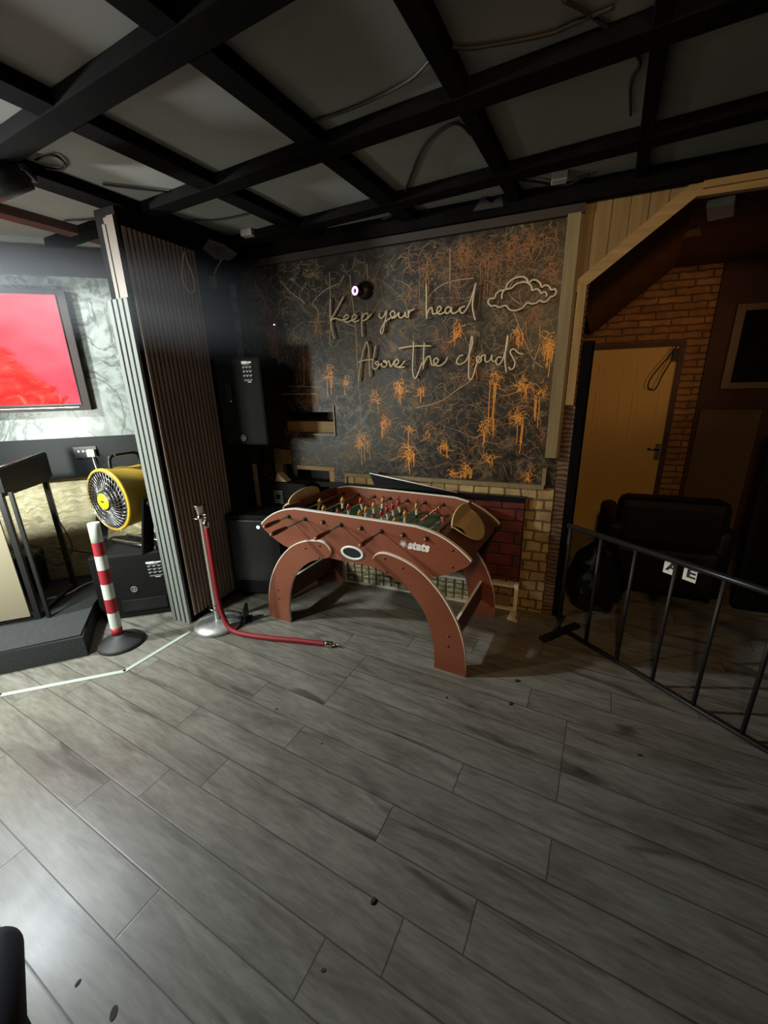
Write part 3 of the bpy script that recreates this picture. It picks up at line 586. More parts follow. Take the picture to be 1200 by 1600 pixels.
def edge(b, pts, w0, th, grow=.0012):
    n = len(pts); cx = sum(p[0] for p in pts)/n; rows = []
    for i, (x, z) in enumerate(pts):
        p, q = pts[i-1], pts[(i+1) % n]; dx, dz = q[0]-p[0], q[1]-p[1]; l = math.hypot(dx, dz) or 1
        nx, nz = -dz/l, dx/l
        rows.append((x+nx*0, z+nz*0))
    a = [b.bm.verts.new(tp(x, w0, z)) for x, z in rows]; c = [b.bm.verts.new(tp(x, w0+th, z)) for x, z in rows]
    for i in range(n): b.face([a[i], a[(i+1) % n], c[(i+1) % n], c[i]])
    # rolled lip of the banding on the outer face, along the upper edges
    cz = sum(p[1] for p in pts)/n; sg = 1 if sum(pts[i][0]*pts[(i+1) % n][1]-pts[(i+1) % n][0]*pts[i][1] for i in range(n)) > 0 else -1
    O_, I_ = [], []
    for i, (x, z) in enumerate(pts):
        p, q = pts[i-1], pts[(i+1) % n]; dx, dz = q[0]-p[0], q[1]-p[1]; l = math.hypot(dx, dz) or 1
        nz = -dx/l*sg; nx = dz/l*sg; k = max(0, min(1, nz*2.2))*.0062
        O_.append((x, z)); I_.append((x-nx*k, z-nz*k, k))
    for i in range(n):
        j = (i+1) % n
        if I_[i][2] > .0004 and I_[j][2] > .0004:
            b.face([b.bm.verts.new(tp(O_[i][0], w0-.0008, O_[i][1])), b.bm.verts.new(tp(O_[j][0], w0-.0008, O_[j][1])), b.bm.verts.new(tp(I_[j][0], w0-.0008, I_[j][1])), b.bm.verts.new(tp(I_[i][0], w0-.0008, I_[i][1]))])
def bolts(parent, pos, w, s, name='bolt_cap'):
    for k, (x, z) in enumerate(pos):
        MB().lathe([(0, .005), (.004, .005), (.008, .002), (.0085, 0)], tp(x, w, z), tR @ Vector((0, s, 0)), 12).build(name, 'bolt_brown', parent)
# goal-side panels
fp = MB(); plate(fp, PAN, 0, .023); fp = fp.build('side_panel', 'mahogany', tf); eb = MB(); edge(eb, PAN, 0, .023); eb.build('edge_band', 'white_edge', fp)
bp = MB(); plate(bp, PAN, Wd-.018, .018); bp = bp.build('side_panel', 'mahogany', tf); eb = MB(); edge(eb, PAN, Wd-.018, .018); eb.build('edge_band', 'white_edge', bp)
bolts(fp, [(1.366, .756), (1.366, .66), (.104, .66)], 0, -1)
# legs
LEG = [(.0, .0), (.008, .157), (.040, .288), (.092, .400), (.170, .510), (.270, .602), (.371, .652), (.476, .676), (.536, .672), (.572, .650), (.585, .612), (.560, .572), (.485, .545), (.421, .518), (.341, .460), (.266, .370), (.219, .262), (.193, .135), (.189, .0)]
LP = [(p.x, p.y) for p in smooth([(x, z, 0) for x, z in LEG], 3)]
for mir in (0, 1):
    for w0 in (-.019, Wd+.001):
        pts = LP if not mir else [(1.47-x, z) for x, z in LP][::-1]
        b = MB(); plate(b, pts, w0, .018); lg = b.build('leg', 'mahogany', tf); e = MB(); edge(e, pts, w0, .018); e.build('edge_band', 'white_edge', lg)
        if w0 < 0:
            P0 = [(.388, .606), (.503, .643), (.492, .558), (.107, .241), (.109, .175)]
            bolts(lg, [(1.47-x, z) if mir else (x, z) for x, z in P0], w0, -1)
# stretchers between front and rear legs
for u in (.105, 1.365):
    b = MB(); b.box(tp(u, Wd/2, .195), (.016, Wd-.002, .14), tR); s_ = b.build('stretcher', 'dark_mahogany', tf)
    MB().box(tp(u, Wd/2, .2665), (.0165, Wd-.002, .003), tR).build('edge_band', 'white_edge', s_)
# cabinet: field, end walls, sloping ends, underside
b = MB(); b.box(tp(.735, Wd/2, .715), (1.08, Wd-.038, .01), tR); fd = b.build('playing_field', 'field_green', tf)
b = MB()
def fline(u0, w0, u1, w1, t=.005):
    c = tp((u0+u1)/2, (w0+w1)/2, .7208); b.box(c, (abs(u1-u0)+t, abs(w1-w0)+t, .0008), tR)
fline(.735, .02, .735, Wd-.02)
for s in (.20, 1.27):
    k = 1 if s < .7 else -1
    for dd, hw in ((.08, .12), (.17, .19)):
        fline(s+k*dd, Wd/2-hw, s+k*dd, Wd/2+hw); fline(s, Wd/2-hw, s+k*dd, Wd/2-hw); fline(s, Wd/2+hw, s+k*dd, Wd/2+hw)
for i in range(24):
    a0 = 2*PI*i/24; a1 = 2*PI*(i+1)/24; p = tp(.735+.085*math.cos(a0), Wd/2+.085*math.sin(a0), .7206); q = tp(.735+.085*math.cos(a1), Wd/2+.085*math.sin(a1), .7206)
    b.tube([p, q], .002, 4)
b.build('field_marking', 'field_line', fd)
for s, k in ((.195, 1), (1.275, -1)):
    b = MB(); b.box(tp(s, .13, .785), (.014, .20, .13), tR); b.box(tp(s, Wd-.13, .785), (.014, .20, .13), tR); b.box(tp(s, Wd/2, .825), (.014, .24, .05), tR)
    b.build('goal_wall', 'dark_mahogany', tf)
for mir in (0, 1):
    b = MB(); prof = [(.195, .832), (.14, .806), (.09, .776), (.045, .742), (.012, .708)]; under = [(.012, .700), (.06, .655), (.14, .612), (.24, .582)]
    f = lambda x: 1.47-x if mir else x
    for pr in (prof, under):
        A_ = [b.bm.verts.new(tp(f(x), .019, z)) for x, z in pr]; B_ = [b.bm.verts.new(tp(f(x), Wd-.019, z)) for x, z in pr]
        for i in range(len(pr)-1): b.face([A_[i], A_[i+1], B_[i+1], B_[i]], True)
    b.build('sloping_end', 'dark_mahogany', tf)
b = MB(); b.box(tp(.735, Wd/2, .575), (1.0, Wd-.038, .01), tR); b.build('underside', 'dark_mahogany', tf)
# cream boards at the two ends: an upright half-round above the goal and a tongue over the slope
def dome(mir):
    f = lambda x: 1.47-x if mir else x
    b = MB(); w0, w1, u0 = .125, .475, .165
    pts = []
    for i in range(19):
        t = PI*i/18; pts.append((f(u0-.010+.012*math.sin(t)), (w0+w1)/2-math.cos(t)*(w1-w0)/2, .835+.078*math.sin(t)**.8 if 0 < i < 18 else .835))
    a = [b.bm.verts.new(tp(*p)) for p in pts]; c = [b.bm.verts.new(tp(p[0]+(.009 if mir else -.009), p[1], p[2])) for p in pts]
    b.face(a); b.face(c[::-1])
    for i in range(len(a)-1): b.face([a[i], a[i+1], c[i+1], c[i]], True)
    # tongue
    q = []
    for i in range(19):
        t = PI*i/18; d = math.sin(t)**.7 if 0 < i < 18 else 0; uu = u0-.010-.135*d
        zz = .846-.062*d-.045*d*d
        q.append((f(uu), (w0+w1)/2-math.cos(t)*(w1-w0)/2, zz+.004))
    a = [b.bm.verts.new(tp(*p)) for p in q]; c = [b.bm.verts.new(tp(p[0], p[1], p[2]-.009)) for p in q]
    ch = [b.bm.verts.new(tp(f(u0-.006), p[1], .845)) for p in q]; cm = [b.bm.verts.new(tp(f(u0-.065), p[1], max(p[2]+.004, .829))) for p in q]
    for i in range(len(a)-1):
        b.face([ch[i], ch[i+1], cm[i+1], cm[i]]) if 2 < i < 15 else None; b.face([cm[i], cm[i+1], a[i+1], a[i]]) if 2 < i < 15 else b.face([ch[i], ch[i+1], a[i+1], a[i]])
        b.face([a[i], c[i], c[i+1], a[i+1]], True)
    o = b.build('end_board', 'cream_board', tf)
    s = MB(); pts = []
    for i in range(8):
        t = PI*(.52+.30*i/7); pts.append(tp(f(u0-.012-.105*math.sin(t)), (w0+w1)/2-math.cos(t)*.135, .852-.060*math.sin(t)-.030*math.sin(t)**2))
    s.tube(pts, .005, 6); s.build('ball_slot', 'dark_mahogany', o)
dome(0); dome(1)
# ball return: white oval ring with a dark cup
ring = [(.736+.083*math.cos(2*PI*i/40), .629+.045*math.sin(2*PI*i/40)) for i in range(40)]
rin = [(.736+.064*math.cos(2*PI*i/40), .629+.032*math.sin(2*PI*i/40)) for i in range(40)]
b = MB()
ro = [b.bm.verts.new(tp(x, -.005, z)) for x, z in ring]; ri = [b.bm.verts.new(tp(x, -.006, z)) for x, z in rin]; rb = [b.bm.verts.new(tp(x, 0, z)) for x, z in ring]; rk = [b.bm.verts.new(tp(x, -.0005, z)) for x, z in rin]
for i in range(40):
    j = (i+1) % 40; b.face([ro[i], ro[j], ri[j], ri[i]], True); b.face([ro[i], rb[i], rb[j], ro[j]], True); b.face([ri[i], ri[j], rk[j], rk[i]], True)
br_ = b.build('ball_return_ring', 'white_plastic', tf)
b = MB(); b.face([b.bm.verts.new(tp(x, -.0008, z)) for x, z in rin]); b.build('ball_return_cup', 'black_plastic', br_)
# rods
def figure(mb, u, w, red, lean):
    R = tR @ Matrix.Rotation(lean, 3, 'Y'); O = tp(u, w, .80)
    def at(x, y, z): return O + R @ Vector((x, y, z))
    def bx(c, s, m, bv=.003): mb.use(m); mb.box(at(*c), s, R, bevel=bv)
    bx((0, 0, -.058), (.013, .018, .024), 'hair_black')                       # feet
    bx((0, 0, -.032), (.013, .021, .040), 'shorts_white', .004)               # legs
    bx((0, 0, -.008), (.018, .025, .018), 'shorts_white')
    bx((0, 0, .012), (.017, .031, .032), 'shirt_red' if red else 'shirt_yellow', .005)
    bx((0, .017, .010), (.010, .008, .026), 'shirt_red' if red else 'shirt_yellow'); bx((0, -.017, .010), (.010, .008, .026), 'shirt_red' if red else 'shirt_yellow')
    mb.use('skin'); mb.sphere(at(0, 0, .034), .0088, 10)
    mb.use('hair_black'); mb.sphere(at(0, 0, .0385), .0088, 10, (1.02, 1.02, .7))
RODS = [(.257, 0, 1, [.33], .25, .215), (.391, 0, 1, [.20, .43], .05, .30), (.531, 1, -1, [.165, .29, .46], -.05, .22), (.664, 0, 1, [.10, .215, .30, .405, .535], .12, .245),
        (.804, 1, -1, [.15, .26, .335, .42, .51], -.1, .20), (.941, 0, 1, [.17, .32, .505], .0, .23), (1.078, 1, -1, [.30, .50], .9, .2), (1.217, 1, -1, [.297], -.5, .22)]
for u, red, side, ws, lean, out in RODS:
    w0, w1 = (-out+.10, Wd+.03) if side > 0 else (-.012, Wd+.03)
    b = MB(); b.cyl(tp(u, w0, .80), tp(u, w1, .80), .0055, seg=10); rod = b.build('rod', 'steel', tf)
    for w in ws:
        b = MB(); figure(b, u, w, red, lean + rp.uniform(-.12, .12)); b.build('player_figure', None, rod)
    if side < 0: out = .045
    fw = tp(u, 0, .80); d = tR @ Vector((0, -side, 0)); base = fw if side > 0 else tp(u, Wd, .80)
    hk = 1 if side > 0 else .18; hs = base + d*(out-.125*hk)
    h = MB().lathe([(0, 0), (.009, 0), (.011, .012*hk), (.0125, .045*hk), (.0145, .085*hk), (.013, .118*hk), (.009, .126*hk)], hs, d, 16).build('handle', 'handle_wood', rod)
    MB().lathe([(.009, .126*hk), (.0105, .130*hk), (.008, .138*hk), (0, .141*hk)], hs, d, 14).build('handle_tip', 'knob_tip', h)
    for sgn, ww in ((-1, 0), (1, Wd)):
        MB().lathe([(.0055, 0), (.014, 0), (.0145, .005), (.010, .008), (.009, .016), (.0055, .017)], tp(u, ww, .80), tR @ Vector((0, sgn, 0)), 16).build('bushing', 'black_rubber', rod)
        MB().lathe([(.0055, 0), (.014, 0), (.014, .006), (.0055, .007)], tp(u, ww - sgn*.018, .80), tR @ Vector((0, -sgn, 0)), 14).build('bushing', 'black_rubber', rod)
    if side < 0: MB().lathe([(0, .012), (.006, .011), (.0075, .004), (.0075, 0)], tp(u, -.012, .80), tR @ Vector((0, -1, 0)), 10).build('end_cap', 'knob_tip', rod)
# lettering and star ball
def text_mesh(body, size, name, m, parent, place, shear=0, offset=0, extr=.0006, sx=1.0):
    cu = bpy.data.curves.new('t', 'FONT'); cu.body = body; cu.size = size; cu.shear = shear; cu.offset = offset; cu.extrude = extr; cu.align_x = 'LEFT'
    t = bpy.data.objects.new('t', cu); C.objects.link(t); bpy.context.view_layer.update()
    me = bpy.data.meshes.new_from_object(t.evaluated_get(bpy.context.evaluated_depsgraph_get())); bpy.data.objects.remove(t)
    bm = bmesh.new(); bm.from_mesh(me); bpy.data.meshes.remove(me)
    off = Vector(parent['_w']) if parent is not None else Vector()
    for v in bm.verts: v.co = place(v.co.x*sx, v.co.y, v.co.z) - off
    me = bpy.data.meshes.new(name); bm.to_mesh(me); bm.free(); me.materials.append(MT[m])
    o = bpy.data.objects.new(name, me); C.objects.link(o); o.parent = parent
    if parent is not None: o['_w'] = tuple(off)
    return o
text_mesh('stats', .068, 'lettering', 'ink', fp, lambda x, y, z: tp(1.106+x, -.0012-z, .725+y), .22, .0034, sx=1.0)
b = MB(); cx, cz = 1.079, .747
for k in range(5):
    a = PI/2+2*PI*k/5; p = [(cx, cz), (cx+.009*math.cos(a-.5), cz+.009*math.sin(a-.5)), (cx+.021*math.cos(a), cz+.021*math.sin(a)), (cx+.009*math.cos(a+.5), cz+.009*math.sin(a+.5))]
    b.face([b.bm.verts.new(tp(x, -.0015, z)) for x, z in p])
    a2 = a+PI/5; q = [(.017, -.22), (.022, -.25), (.022, .25), (.017, .22)]
    b.face([b.bm.verts.new(tp(cx+r*math.cos(a2+t), -.0015, cz+r*math.sin(a2+t))) for r, t in q])
b.build('ball_emblem', 'ink', fp)

# ================================================================ ROPE STANCHION
st = empty('rope_stanchion', (-2.085, 1.845, 0), 'polished chrome rope post with a flared top and round base beside the slatted column', 'stanchion')
sx, sy = -2.085, 1.845
MB().lathe([(0, 0), (.160, 0), (.162, .012), (.156, .026), (.10, .040), (.035, .050), (0, .052)], (sx, sy, 0), seg=48).build('base', 'chrome_base', st)
MB().lathe([(.019, .045), (.019, .795), (.024, .80), (.024, .812), (.020, .816), (.020, .83), (.024, .84), (.033, .885), (.034, .890), (.028, .892), (.0, .890)], (sx, sy, 0), seg=24).build('pole', 'chrome', st)
def torus(mb, c, R, r, ax=(0, 0, 1), n=32):
    ax = Vector(ax).normalized(); a = ax.orthogonal().normalized(); q = ax.cross(a); c = Vector(c)
    mb.tube([c+R*(math.cos(2*PI*i/n)*a+math.sin(2*PI*i/n)*q) for i in range(n)], r, 8, True); return mb
torus(MB(), (sx, sy, .808), .045, .0045).build('rope_ring', 'chrome', st)
torus(MB(), (sx+.004, sy-.003, .140), .040, .0055, (.08, .05, 1)).build('loose_ring', 'chrome', st)
rr = empty('barrier_rope', (-1.9, 1.82, 0), 'red velvet rope hanging from the chrome post and trailing across the floor', 'rope')
rx, ry = sx+.046, sy-.006
RP = [(rx, ry, .745), (rx+.004, ry-.004, .60), (rx+.006, ry-.008, .42), (rx+.010, ry-.012, .27), (rx+.03, ry-.022, .15), (rx+.075, ry-.035, .06), (-1.905, 1.795, .022), (-1.80, 1.797, .017), (-1.62, 1.822, .017), (-1.42, 1.866, .017), (-1.235, 1.898, .017)]
MB().tube(smooth(RP, 8), .0165, 12).build('rope', 'rope_red', rr)
c1 = MB().lathe([(.0, 0), (.018, 0), (.019, .004), (.019, .042), (.012, .05), (0, .05)], (rx, ry, .742), (0, 0, 1), 18).build('end_clamp', 'chrome', rr)
torus(MB(), (rx-.004, ry, .802), .011, .003, (0, 1, 0), 18).build('hook', 'chrome', c1)
d = Vector((.185, .032, 0)).normalized(); c2 = MB().lathe([(0, 0), (.018, 0), (.019, .004), (.019, .042), (.012, .05), (0, .05)], (-1.238, 1.8975, .019), d, 18).build('end_clamp', 'chrome', rr)
b = MB(); p = Vector((-1.238, 1.8975, .019))+d*.062; torus(b, p, .010, .003, (0, .2, 1), 18); torus(b, p+d*.022, .012, .003, (.1, .6, .6), 18); b.build('hook', 'chrome', c2)

# ================================================================ STRIPED BOLLARD
bl = empty('striped_bollard', (-2.545, 1.43, 0), 'red and white striped post on a round black rubber foot beside the stage', 'bollard')
bx_, by_ = -2.548, 1.437
MB().lathe([(0, .0), (.138, .0), (.140, .012), (.130, .024), (.085, .040), (.05, .062), (.034, .075), (0, .075)], (bx_+.012, by_+.008, 0), seg=40).build('foot', 'black_rubber', bl)
zs = [.07, .125, .235, .333, .436, .534, .628, .716, .838]; top = Vector((bx_-.012, by_+.032, .838)); bot_ = Vector((bx_, by_, 0))
for i in range(8):
    p0 = bot_.lerp(top, zs[i]/.838); p1 = bot_.lerp(top, zs[i+1]/.838)
    MB().cyl(p0, p1, .0325, .0325, 24, caps=(i in (0, 7))).build('sleeve', 'stripe_red' if i % 2 == 0 else 'stripe_white', bl)

# ================================================================ SPEAKERS
def label(parent, O, X, Z, N, w, h):      # O: lower-left corner of the printed sticker
    b = MB()
    def q(x0, z0, x1, z1, e=.001): b.quadbox([O+X*x0*w+Z*z0*h+N*e, O+X*x1*w+Z*z0*h+N*e, O+X*x1*w+Z*z1*h+N*e, O+X*x0*w+Z*z1*h+N*e], N*.0006)
    b.use('ink'); q(0, .88, .55, 1.0); q(.58, .90, 1.0, .98); q(.1, .84, .8, .855)
    b.use('label_grey')
    for r in range(3):
        for k in range(3):
            x = .05+.33*k; z = .66-.2*r; q(x, z+.04, x+.2, z+.10); q(x+.04, z, x+.14, z+.04); q(x+.22, z+.05, x+.26, z+.12)
    q(.1, .10, .98, .115); q(.1, .13, .98, .145); q(.1, .07, .9, .085); b.use('ink'); q(.45, 0, .8, .035)
    b.build('sticker', None, parent)
def emblem(parent, c, X, Z, N, r):
    b = MB(); torus(b, c+N*.002, r, r*.13, N, 28)
    for k in range(3):
        a = PI/2+k*PI/3; d = X*math.cos(a)+Z*math.sin(a); b.box(c+N*.002, (r*1.3, r*.16, .002), Matrix((d, N.cross(d), N)).transposed())
    b.build('round_emblem', 'label_grey', parent)
# speaker under the fan
s0 = V(-2.925, 1.575, 0); sX = V(.80, .60, 0).normalized(); sN = V(sX.y, -sX.x, 0); sw, sh, sd = .60, .50, .46
sp = empty('floor_speaker', tuple(s0+sX*.3), 'black stage speaker standing on the floor beneath the yellow drum fan', 'speaker')
Rs = Matrix((sX, -sN, V(0, 0, 1))).transposed()
b = MB(); b.box(s0+sX*sw/2-sN*sd/2+V(0, 0, sh/2), (sw, sd, sh), Rs, bevel=.014); cab = b.build('cabinet', 'speaker_black', sp)
Z3 = V(0, 0, 1)
label(cab, s0+sX*.36+Z3*.30, sX, Z3, sN, .10, .125); emblem(cab, s0+sX*.25+Z3*.225, sX, Z3, sN, .020)
b = MB(); b.box(s0+sX*.30+Z3*.10+sN*.002, (.30, .006, .085), Rs, bevel=.002); b.build('port_slot', 'black_plastic', sp)
b = MB(); b.box(s0+sX*.30+Z3*.055+sN*.006, (.30, .012, .006), Rs); b.build('port_lip', 'speaker_black', sp)
b = MB(); b.lathe([(0, .004), (.008, .003), (.010, 0)], s0+sX*.52+Z3*.455, sN, 12); b.build('corner_screw', 'steel', sp)
# hanging speaker in the alcove
X1 = V(.985, .17, 0).normalized(); N1 = V(X1.y, -X1.x, 0); h0 = V(-2.27, 2.33, 1.20)
hs_ = empty('wall_speaker', tuple(h0), 'black speaker mounted high between the slatted column and splattered wall', 'speaker')
R1 = Matrix((X1, -N1, Z3)).transposed()
b = MB(); b.box(h0+X1*.18-N1*.15+V(0, 0, .305), (.36, .28, .61), R1, bevel=.018); cab = b.build('cabinet', 'speaker_black', hs_)
label(cab, h0+X1*.225+Z3*.44, X1, Z3, N1, .075, .14); emblem(cab, h0+X1*.17+Z3*.055, X1, Z3, N1, .019)
b = MB(); b.box(h0+X1*.10+Z3*.37+N1*.003, (.05, .01, .14), R1, bevel=.003); b.build('side_grip', 'black_plastic', hs_)
MB().sphere(h0+X1*.11+Z3*.315+N1*.004, .0045, 8).build('status_light', 'led_white', hs_)
b = MB(); b.ab((-2.18, 2.66, 1.3), (-2.06, 2.80, 1.7)); b.build('wall_bracket', 'black_plastic', hs_)
# subwoofer below it
X2 = V(.97, .24, 0).normalized(); N2 = V(X2.y, -X2.x, 0); w0 = V(-2.265, 2.22, 0); R2 = Matrix((X2, -N2, Z3)).transposed()
sb = empty('subwoofer', tuple(w0), 'large black subwoofer cabinet on the floor between column and football table', 'speaker')
b = MB(); b.box(w0+X2*.23-N2*.13+V(0, 0, .36), (.46, .26, .66), R2, bevel=.015); b.build('cabinet', 'speaker_black', sb)
b = MB(); b.box(w0+X2*.23+V(0, 0, .40)+N2*.004, (.40, .012, .50), R2, bevel=.004); b.build('grille', 'black_plastic', sb)
MB().lathe([(0, .004), (.012, .003), (.014, 0)], w0+X2*.27+Z3*.60+N2*.010, N2, 14).build('blue_light', 'led_blue', sb)
for a_, c_ in ((.05, .04), (.41, .04), (.05, .22), (.41, .22)):
    MB().lathe([(0, 0), (.022, 0), (.022, .028), (0, .03)], w0+X2*a_-N2*c_, (0, 0, 1), 14).build('foot', 'black_rubber', sb)
# tall case beside it
cs = empty('flight_case', (-1.95, 2.70, 0), 'black equipment case with a printed grid label, in front of the square wall hole', 'case')
b = MB(); b.ab((-2.12, 2.62, 0), (-1.78, 2.79, .865), bevel=.010); cb = b.build('case_body', 'speaker_black', cs)
b = MB()
for i in range(7):
    for j in range(6):
        if 2 <= i <= 4 and 1 < j < 4: continue
        b.ab((-2.095+i*.013, 2.6175, .69+j*.019), (-2.095+i*.013+.008, 2.620, .69+j*.019+.011))
b.build('printed_label', 'label_grey', cb)
b = MB(); b.cyl((-1.83, 2.618, .80), (-1.83, 2.605, .80), .014, seg=14); b.build('latch', 'steel', cs)
b = MB(); b.quadbox([(-2.09, 2.65, .867), (-1.98, 2.65, .867), (-2.06, 2.65, .935)], (0, .07, .0)); tag(b.build('folded_leaflet', 'soil_paper', loc=(-2.04, 2.65, .867)), 'creased pale leaflet propped on the black equipment case', 'paper')

# ================================================================ DRUM FAN
fn = empty('drum_fan', (-2.80, 1.95, .5), 'yellow drum fan with a black carry handle, on top of the floor speaker', 'fan')
fc = V(-2.815, 1.74, .885); ax = V(-.035, -1, 0).normalized(); fr = .215
MB().lathe([(fr, 0), (fr+.006, -.004), (fr+.007, -.018), (fr-.002, -.026), (fr-.006, -.15), (fr-.016, -.20), (fr-.018, -.25), (fr-.016, -.30), (fr-.024, -.40), (fr-.03, -.41), (fr-.034, -.40), (fr-.014, -.02), (fr-.012, 0), (fr, 0)], fc, ax, 56).build('drum', 'fan_yellow', fn)
MB().lathe([(fr-.0145, -.001), (fr-.020, -.004), (fr-.038, -.39)], fc, ax, 56).build('liner', 'black_plastic', fn)
gl = MB(); sdir = V(1, 0, 0); a_ = V(ax.y, -ax.x, 0).normalized()*-1; z_ = Z3
def ring_pt(r, t, d): return fc + ax*d + (a_*math.cos(t)+z_*math.sin(t))*r
for r in (.07, .105, .14, .175, .203):
    gl.tube([ring_pt(r, 2*PI*i/44, .004+.018*(1-(r/.21)**2)) for i in range(44)], .0016, 5, True)
for k in range(40):
    t = 2*PI*k/40; gl.tube([ring_pt(.05+.155*j/5, t+.5*j/5, .004+.018*(1-((.05+.155*j/5)/.21)**2)) for j in range(6)], .0017, 5)
gl.build('front_grille', 'steel', fn)
hb = MB().lathe([(0, .03), (.058, .027), (.07, .020), (.072, .012), (0, .01)], fc, ax, 32).build('hub', 'black_plastic', fn)
dk = MB().lathe([(0, .0325), (.055, .0315), (.057, .027)], fc, ax, 32).build('yellow_badge', 'disc_yellow', fn)
b = MB()
for i, (x, zz, wx, hz) in enumerate(((-.016, 0, .007, .009), (-.007, 0, .007, .010), (.002, -.001, .007, .012), (.011, 0, .007, .009), (.010, -.008, .006, .006))):
    b.box(fc+ax*.0335+a_*x+z_*zz, (wx, .001, hz), Matrix((a_, ax, z_)).transposed())
b.build('badge_print', 'black_plastic', dk)
bl_ = MB()
for k in range(5):
    t = 2*PI*k/5; p = []
    for (r, dt, d) in ((.045, -.25, -.045), (.19, -.42, -.06), (.198, .12, -.10), (.19, .35, -.11), (.045, .28, -.075)): p.append(ring_pt(r, t+dt, d))
    bl_.quadbox(p, ax*.003)
bl_.build('blades', 'black_plastic', fn)
MB().cyl(fc-ax*.04, fc-ax*.30, .055, .05, 24).build('motor', 'black_plastic', fn)
MB().lathe([(.205, -.30), (.02, -.34), (0, -.34)], fc, ax, 40).build('rear_guard', 'black_plastic', fn)
b = MB(); tp_ = fc+V(0, 0, fr)
b.tube(smooth([tp_-ax*.07+V(0, 0, -.01), tp_-ax*.075+V(0, 0, .05), tp_-ax*.10+V(0, 0, .078), tp_-ax*.19+V(0, 0, .082), tp_-ax*.27+V(0, 0, .072), tp_-ax*.285+V(0, 0, .04), tp_-ax*.29+V(0, 0, -.012)], 5), .013, 10); b.box(tp_-ax*.18+V(0, 0, .083), (.045, .15, .018), (0, 0, 0), bevel=.006)
b.build('carry_handle', 'black_plastic', fn)
b = MB(); b.box(fc-ax*.20+V(fr*.88, 0, .098), (.004, .09, .04), (0, math.radians(-28), 0)); b.build('rating_plate', 'bolt_brown', fn)
for s_ in (1, -1):
    pv = fc-ax*.125+V(s_*(fr+.012), 0, -.03); ft = V(pv.x+s_*.012, pv.y-.12, .515)
    b = MB(); b.quadbox([pv+V(0, -.045, .035), pv+V(0, .045, .035), ft+V(0, .075, 0), ft+V(0, -.02, 0)], V(s_*.016, 0, 0)); bmesh.ops.bevel(b.bm, geom=b.bm.edges[:], offset=.005, segments=2, affect='EDGES')
    ar = b.build('stand_arm', 'black_plastic', fn); MB().lathe([(0, .02), (.02, .016), (.026, 0)], pv+V(s_*.016, 0, 0), (s_, 0, 0), 16).build('pivot_knob', 'black_plastic', ar)
b = MB(); b.tube([V(fc.x-.24, fc.y+.12, .517), V(fc.x+.24, fc.y+.12, .517)], .014, 10); b.tube([V(fc.x-.24, fc.y+.24, .517), V(fc.x+.24, fc.y+.24, .517)], .014, 10)
b.build('foot_bar', 'steel', fn)
b = MB(); b.box((-2.60, 2.02, .515), (.16, .12, .02), (0, .1, .5), bevel=.006); tag(b.build('folded_cloth', 'fan_yellow', loc=(-2.6, 2.02, .505)), 'yellow cloth lying on the speaker behind the fan stand', 'cloth')

# ================================================================ TELEVISION AND SOCKET
tv = empty('television', tuple(tw(-.5, 1.45, .05)), 'wide wall television showing a glowing red picture on the marble wall', 'television')
sA = (Vector((-3.29, 2.036, 0))-T0).dot(TD)
b = MB(); b.quadbox([tw(sA-1.62, 1.475, .012), tw(sA+.052, 1.475, .012), tw(sA+.052, 2.275, .012), tw(sA-1.62, 2.275, .012)], TN*.045); b.build('casing', 'brown_header', tv)
b = MB(); b.quadbox([tw(sA-1.56, 1.515, .058), tw(sA+.0, 1.515, .058), tw(sA+.0, 2.25, .058), tw(sA-1.56, 2.25, .058)], TN*.004); b.build('bezel', 'black_plastic', tv)
b = MB(); b.quadbox([tw(sA-1.55, 1.525, .063), tw(sA-.004, 1.525, .063), tw(sA-.004, 2.243, .063), tw(sA-1.55, 2.243, .063)], TN*.002); b.build('screen', 'screen_red', tv)
b = MB(); b.quadbox([tw(sA-.9, 1.497, .058), tw(sA-.02, 1.497, .058), tw(sA-.02, 1.502, .058), tw(sA-.9, 1.502, .058)], TN*.004); b.build('lower_strip', 'steel', tv)
so = pl_s = (Vector((-3.34, 2.0, 0))-T0).dot(TD)
sk = empty('wall_socket', tuple(tw(so, 1.10, .02)), 'brushed metal double socket on the black band of the stage wall', 'socket')
b = MB(); b.quadbox([tw(so-.075, 1.12, .021), tw(so+.075, 1.12, .021), tw(so+.075, 1.205, .021), tw(so-.075, 1.205, .021)], TN*.008); b.build('faceplate', 'rail_black', sk)
b = MB()
for dx in (-.05, -.02, .005): b.quadbox([tw(so+dx, 1.165, .029), tw(so+dx+.012, 1.165, .029), tw(so+dx+.012, 1.177, .029), tw(so+dx, 1.177, .029)], TN*.002)
b.build('switch', 'white_plastic', sk)
pg = empty('plug', tuple(tw(so+.035, 1.13, .03)), 'white mains plug with its lead running down behind the fan', 'plug')
b = MB(); b.quadbox([tw(so+.018, 1.13, .030), tw(so+.066, 1.13, .030), tw(so+.066, 1.182, .030), tw(so+.018, 1.182, .030)], TN*.035); b.build('plug_body', 'white_plastic', pg)
b = MB(); b.tube(smooth([tw(so+.045, 1.13, .05), tw(so+.055, 1.0, .05), tw(so+.075, .8, .06), tw(so+.11, .62, .12), tw(so+.16, .54, .16)], 6), .0045, 7); b.build('lead', 'white_plastic', pg)

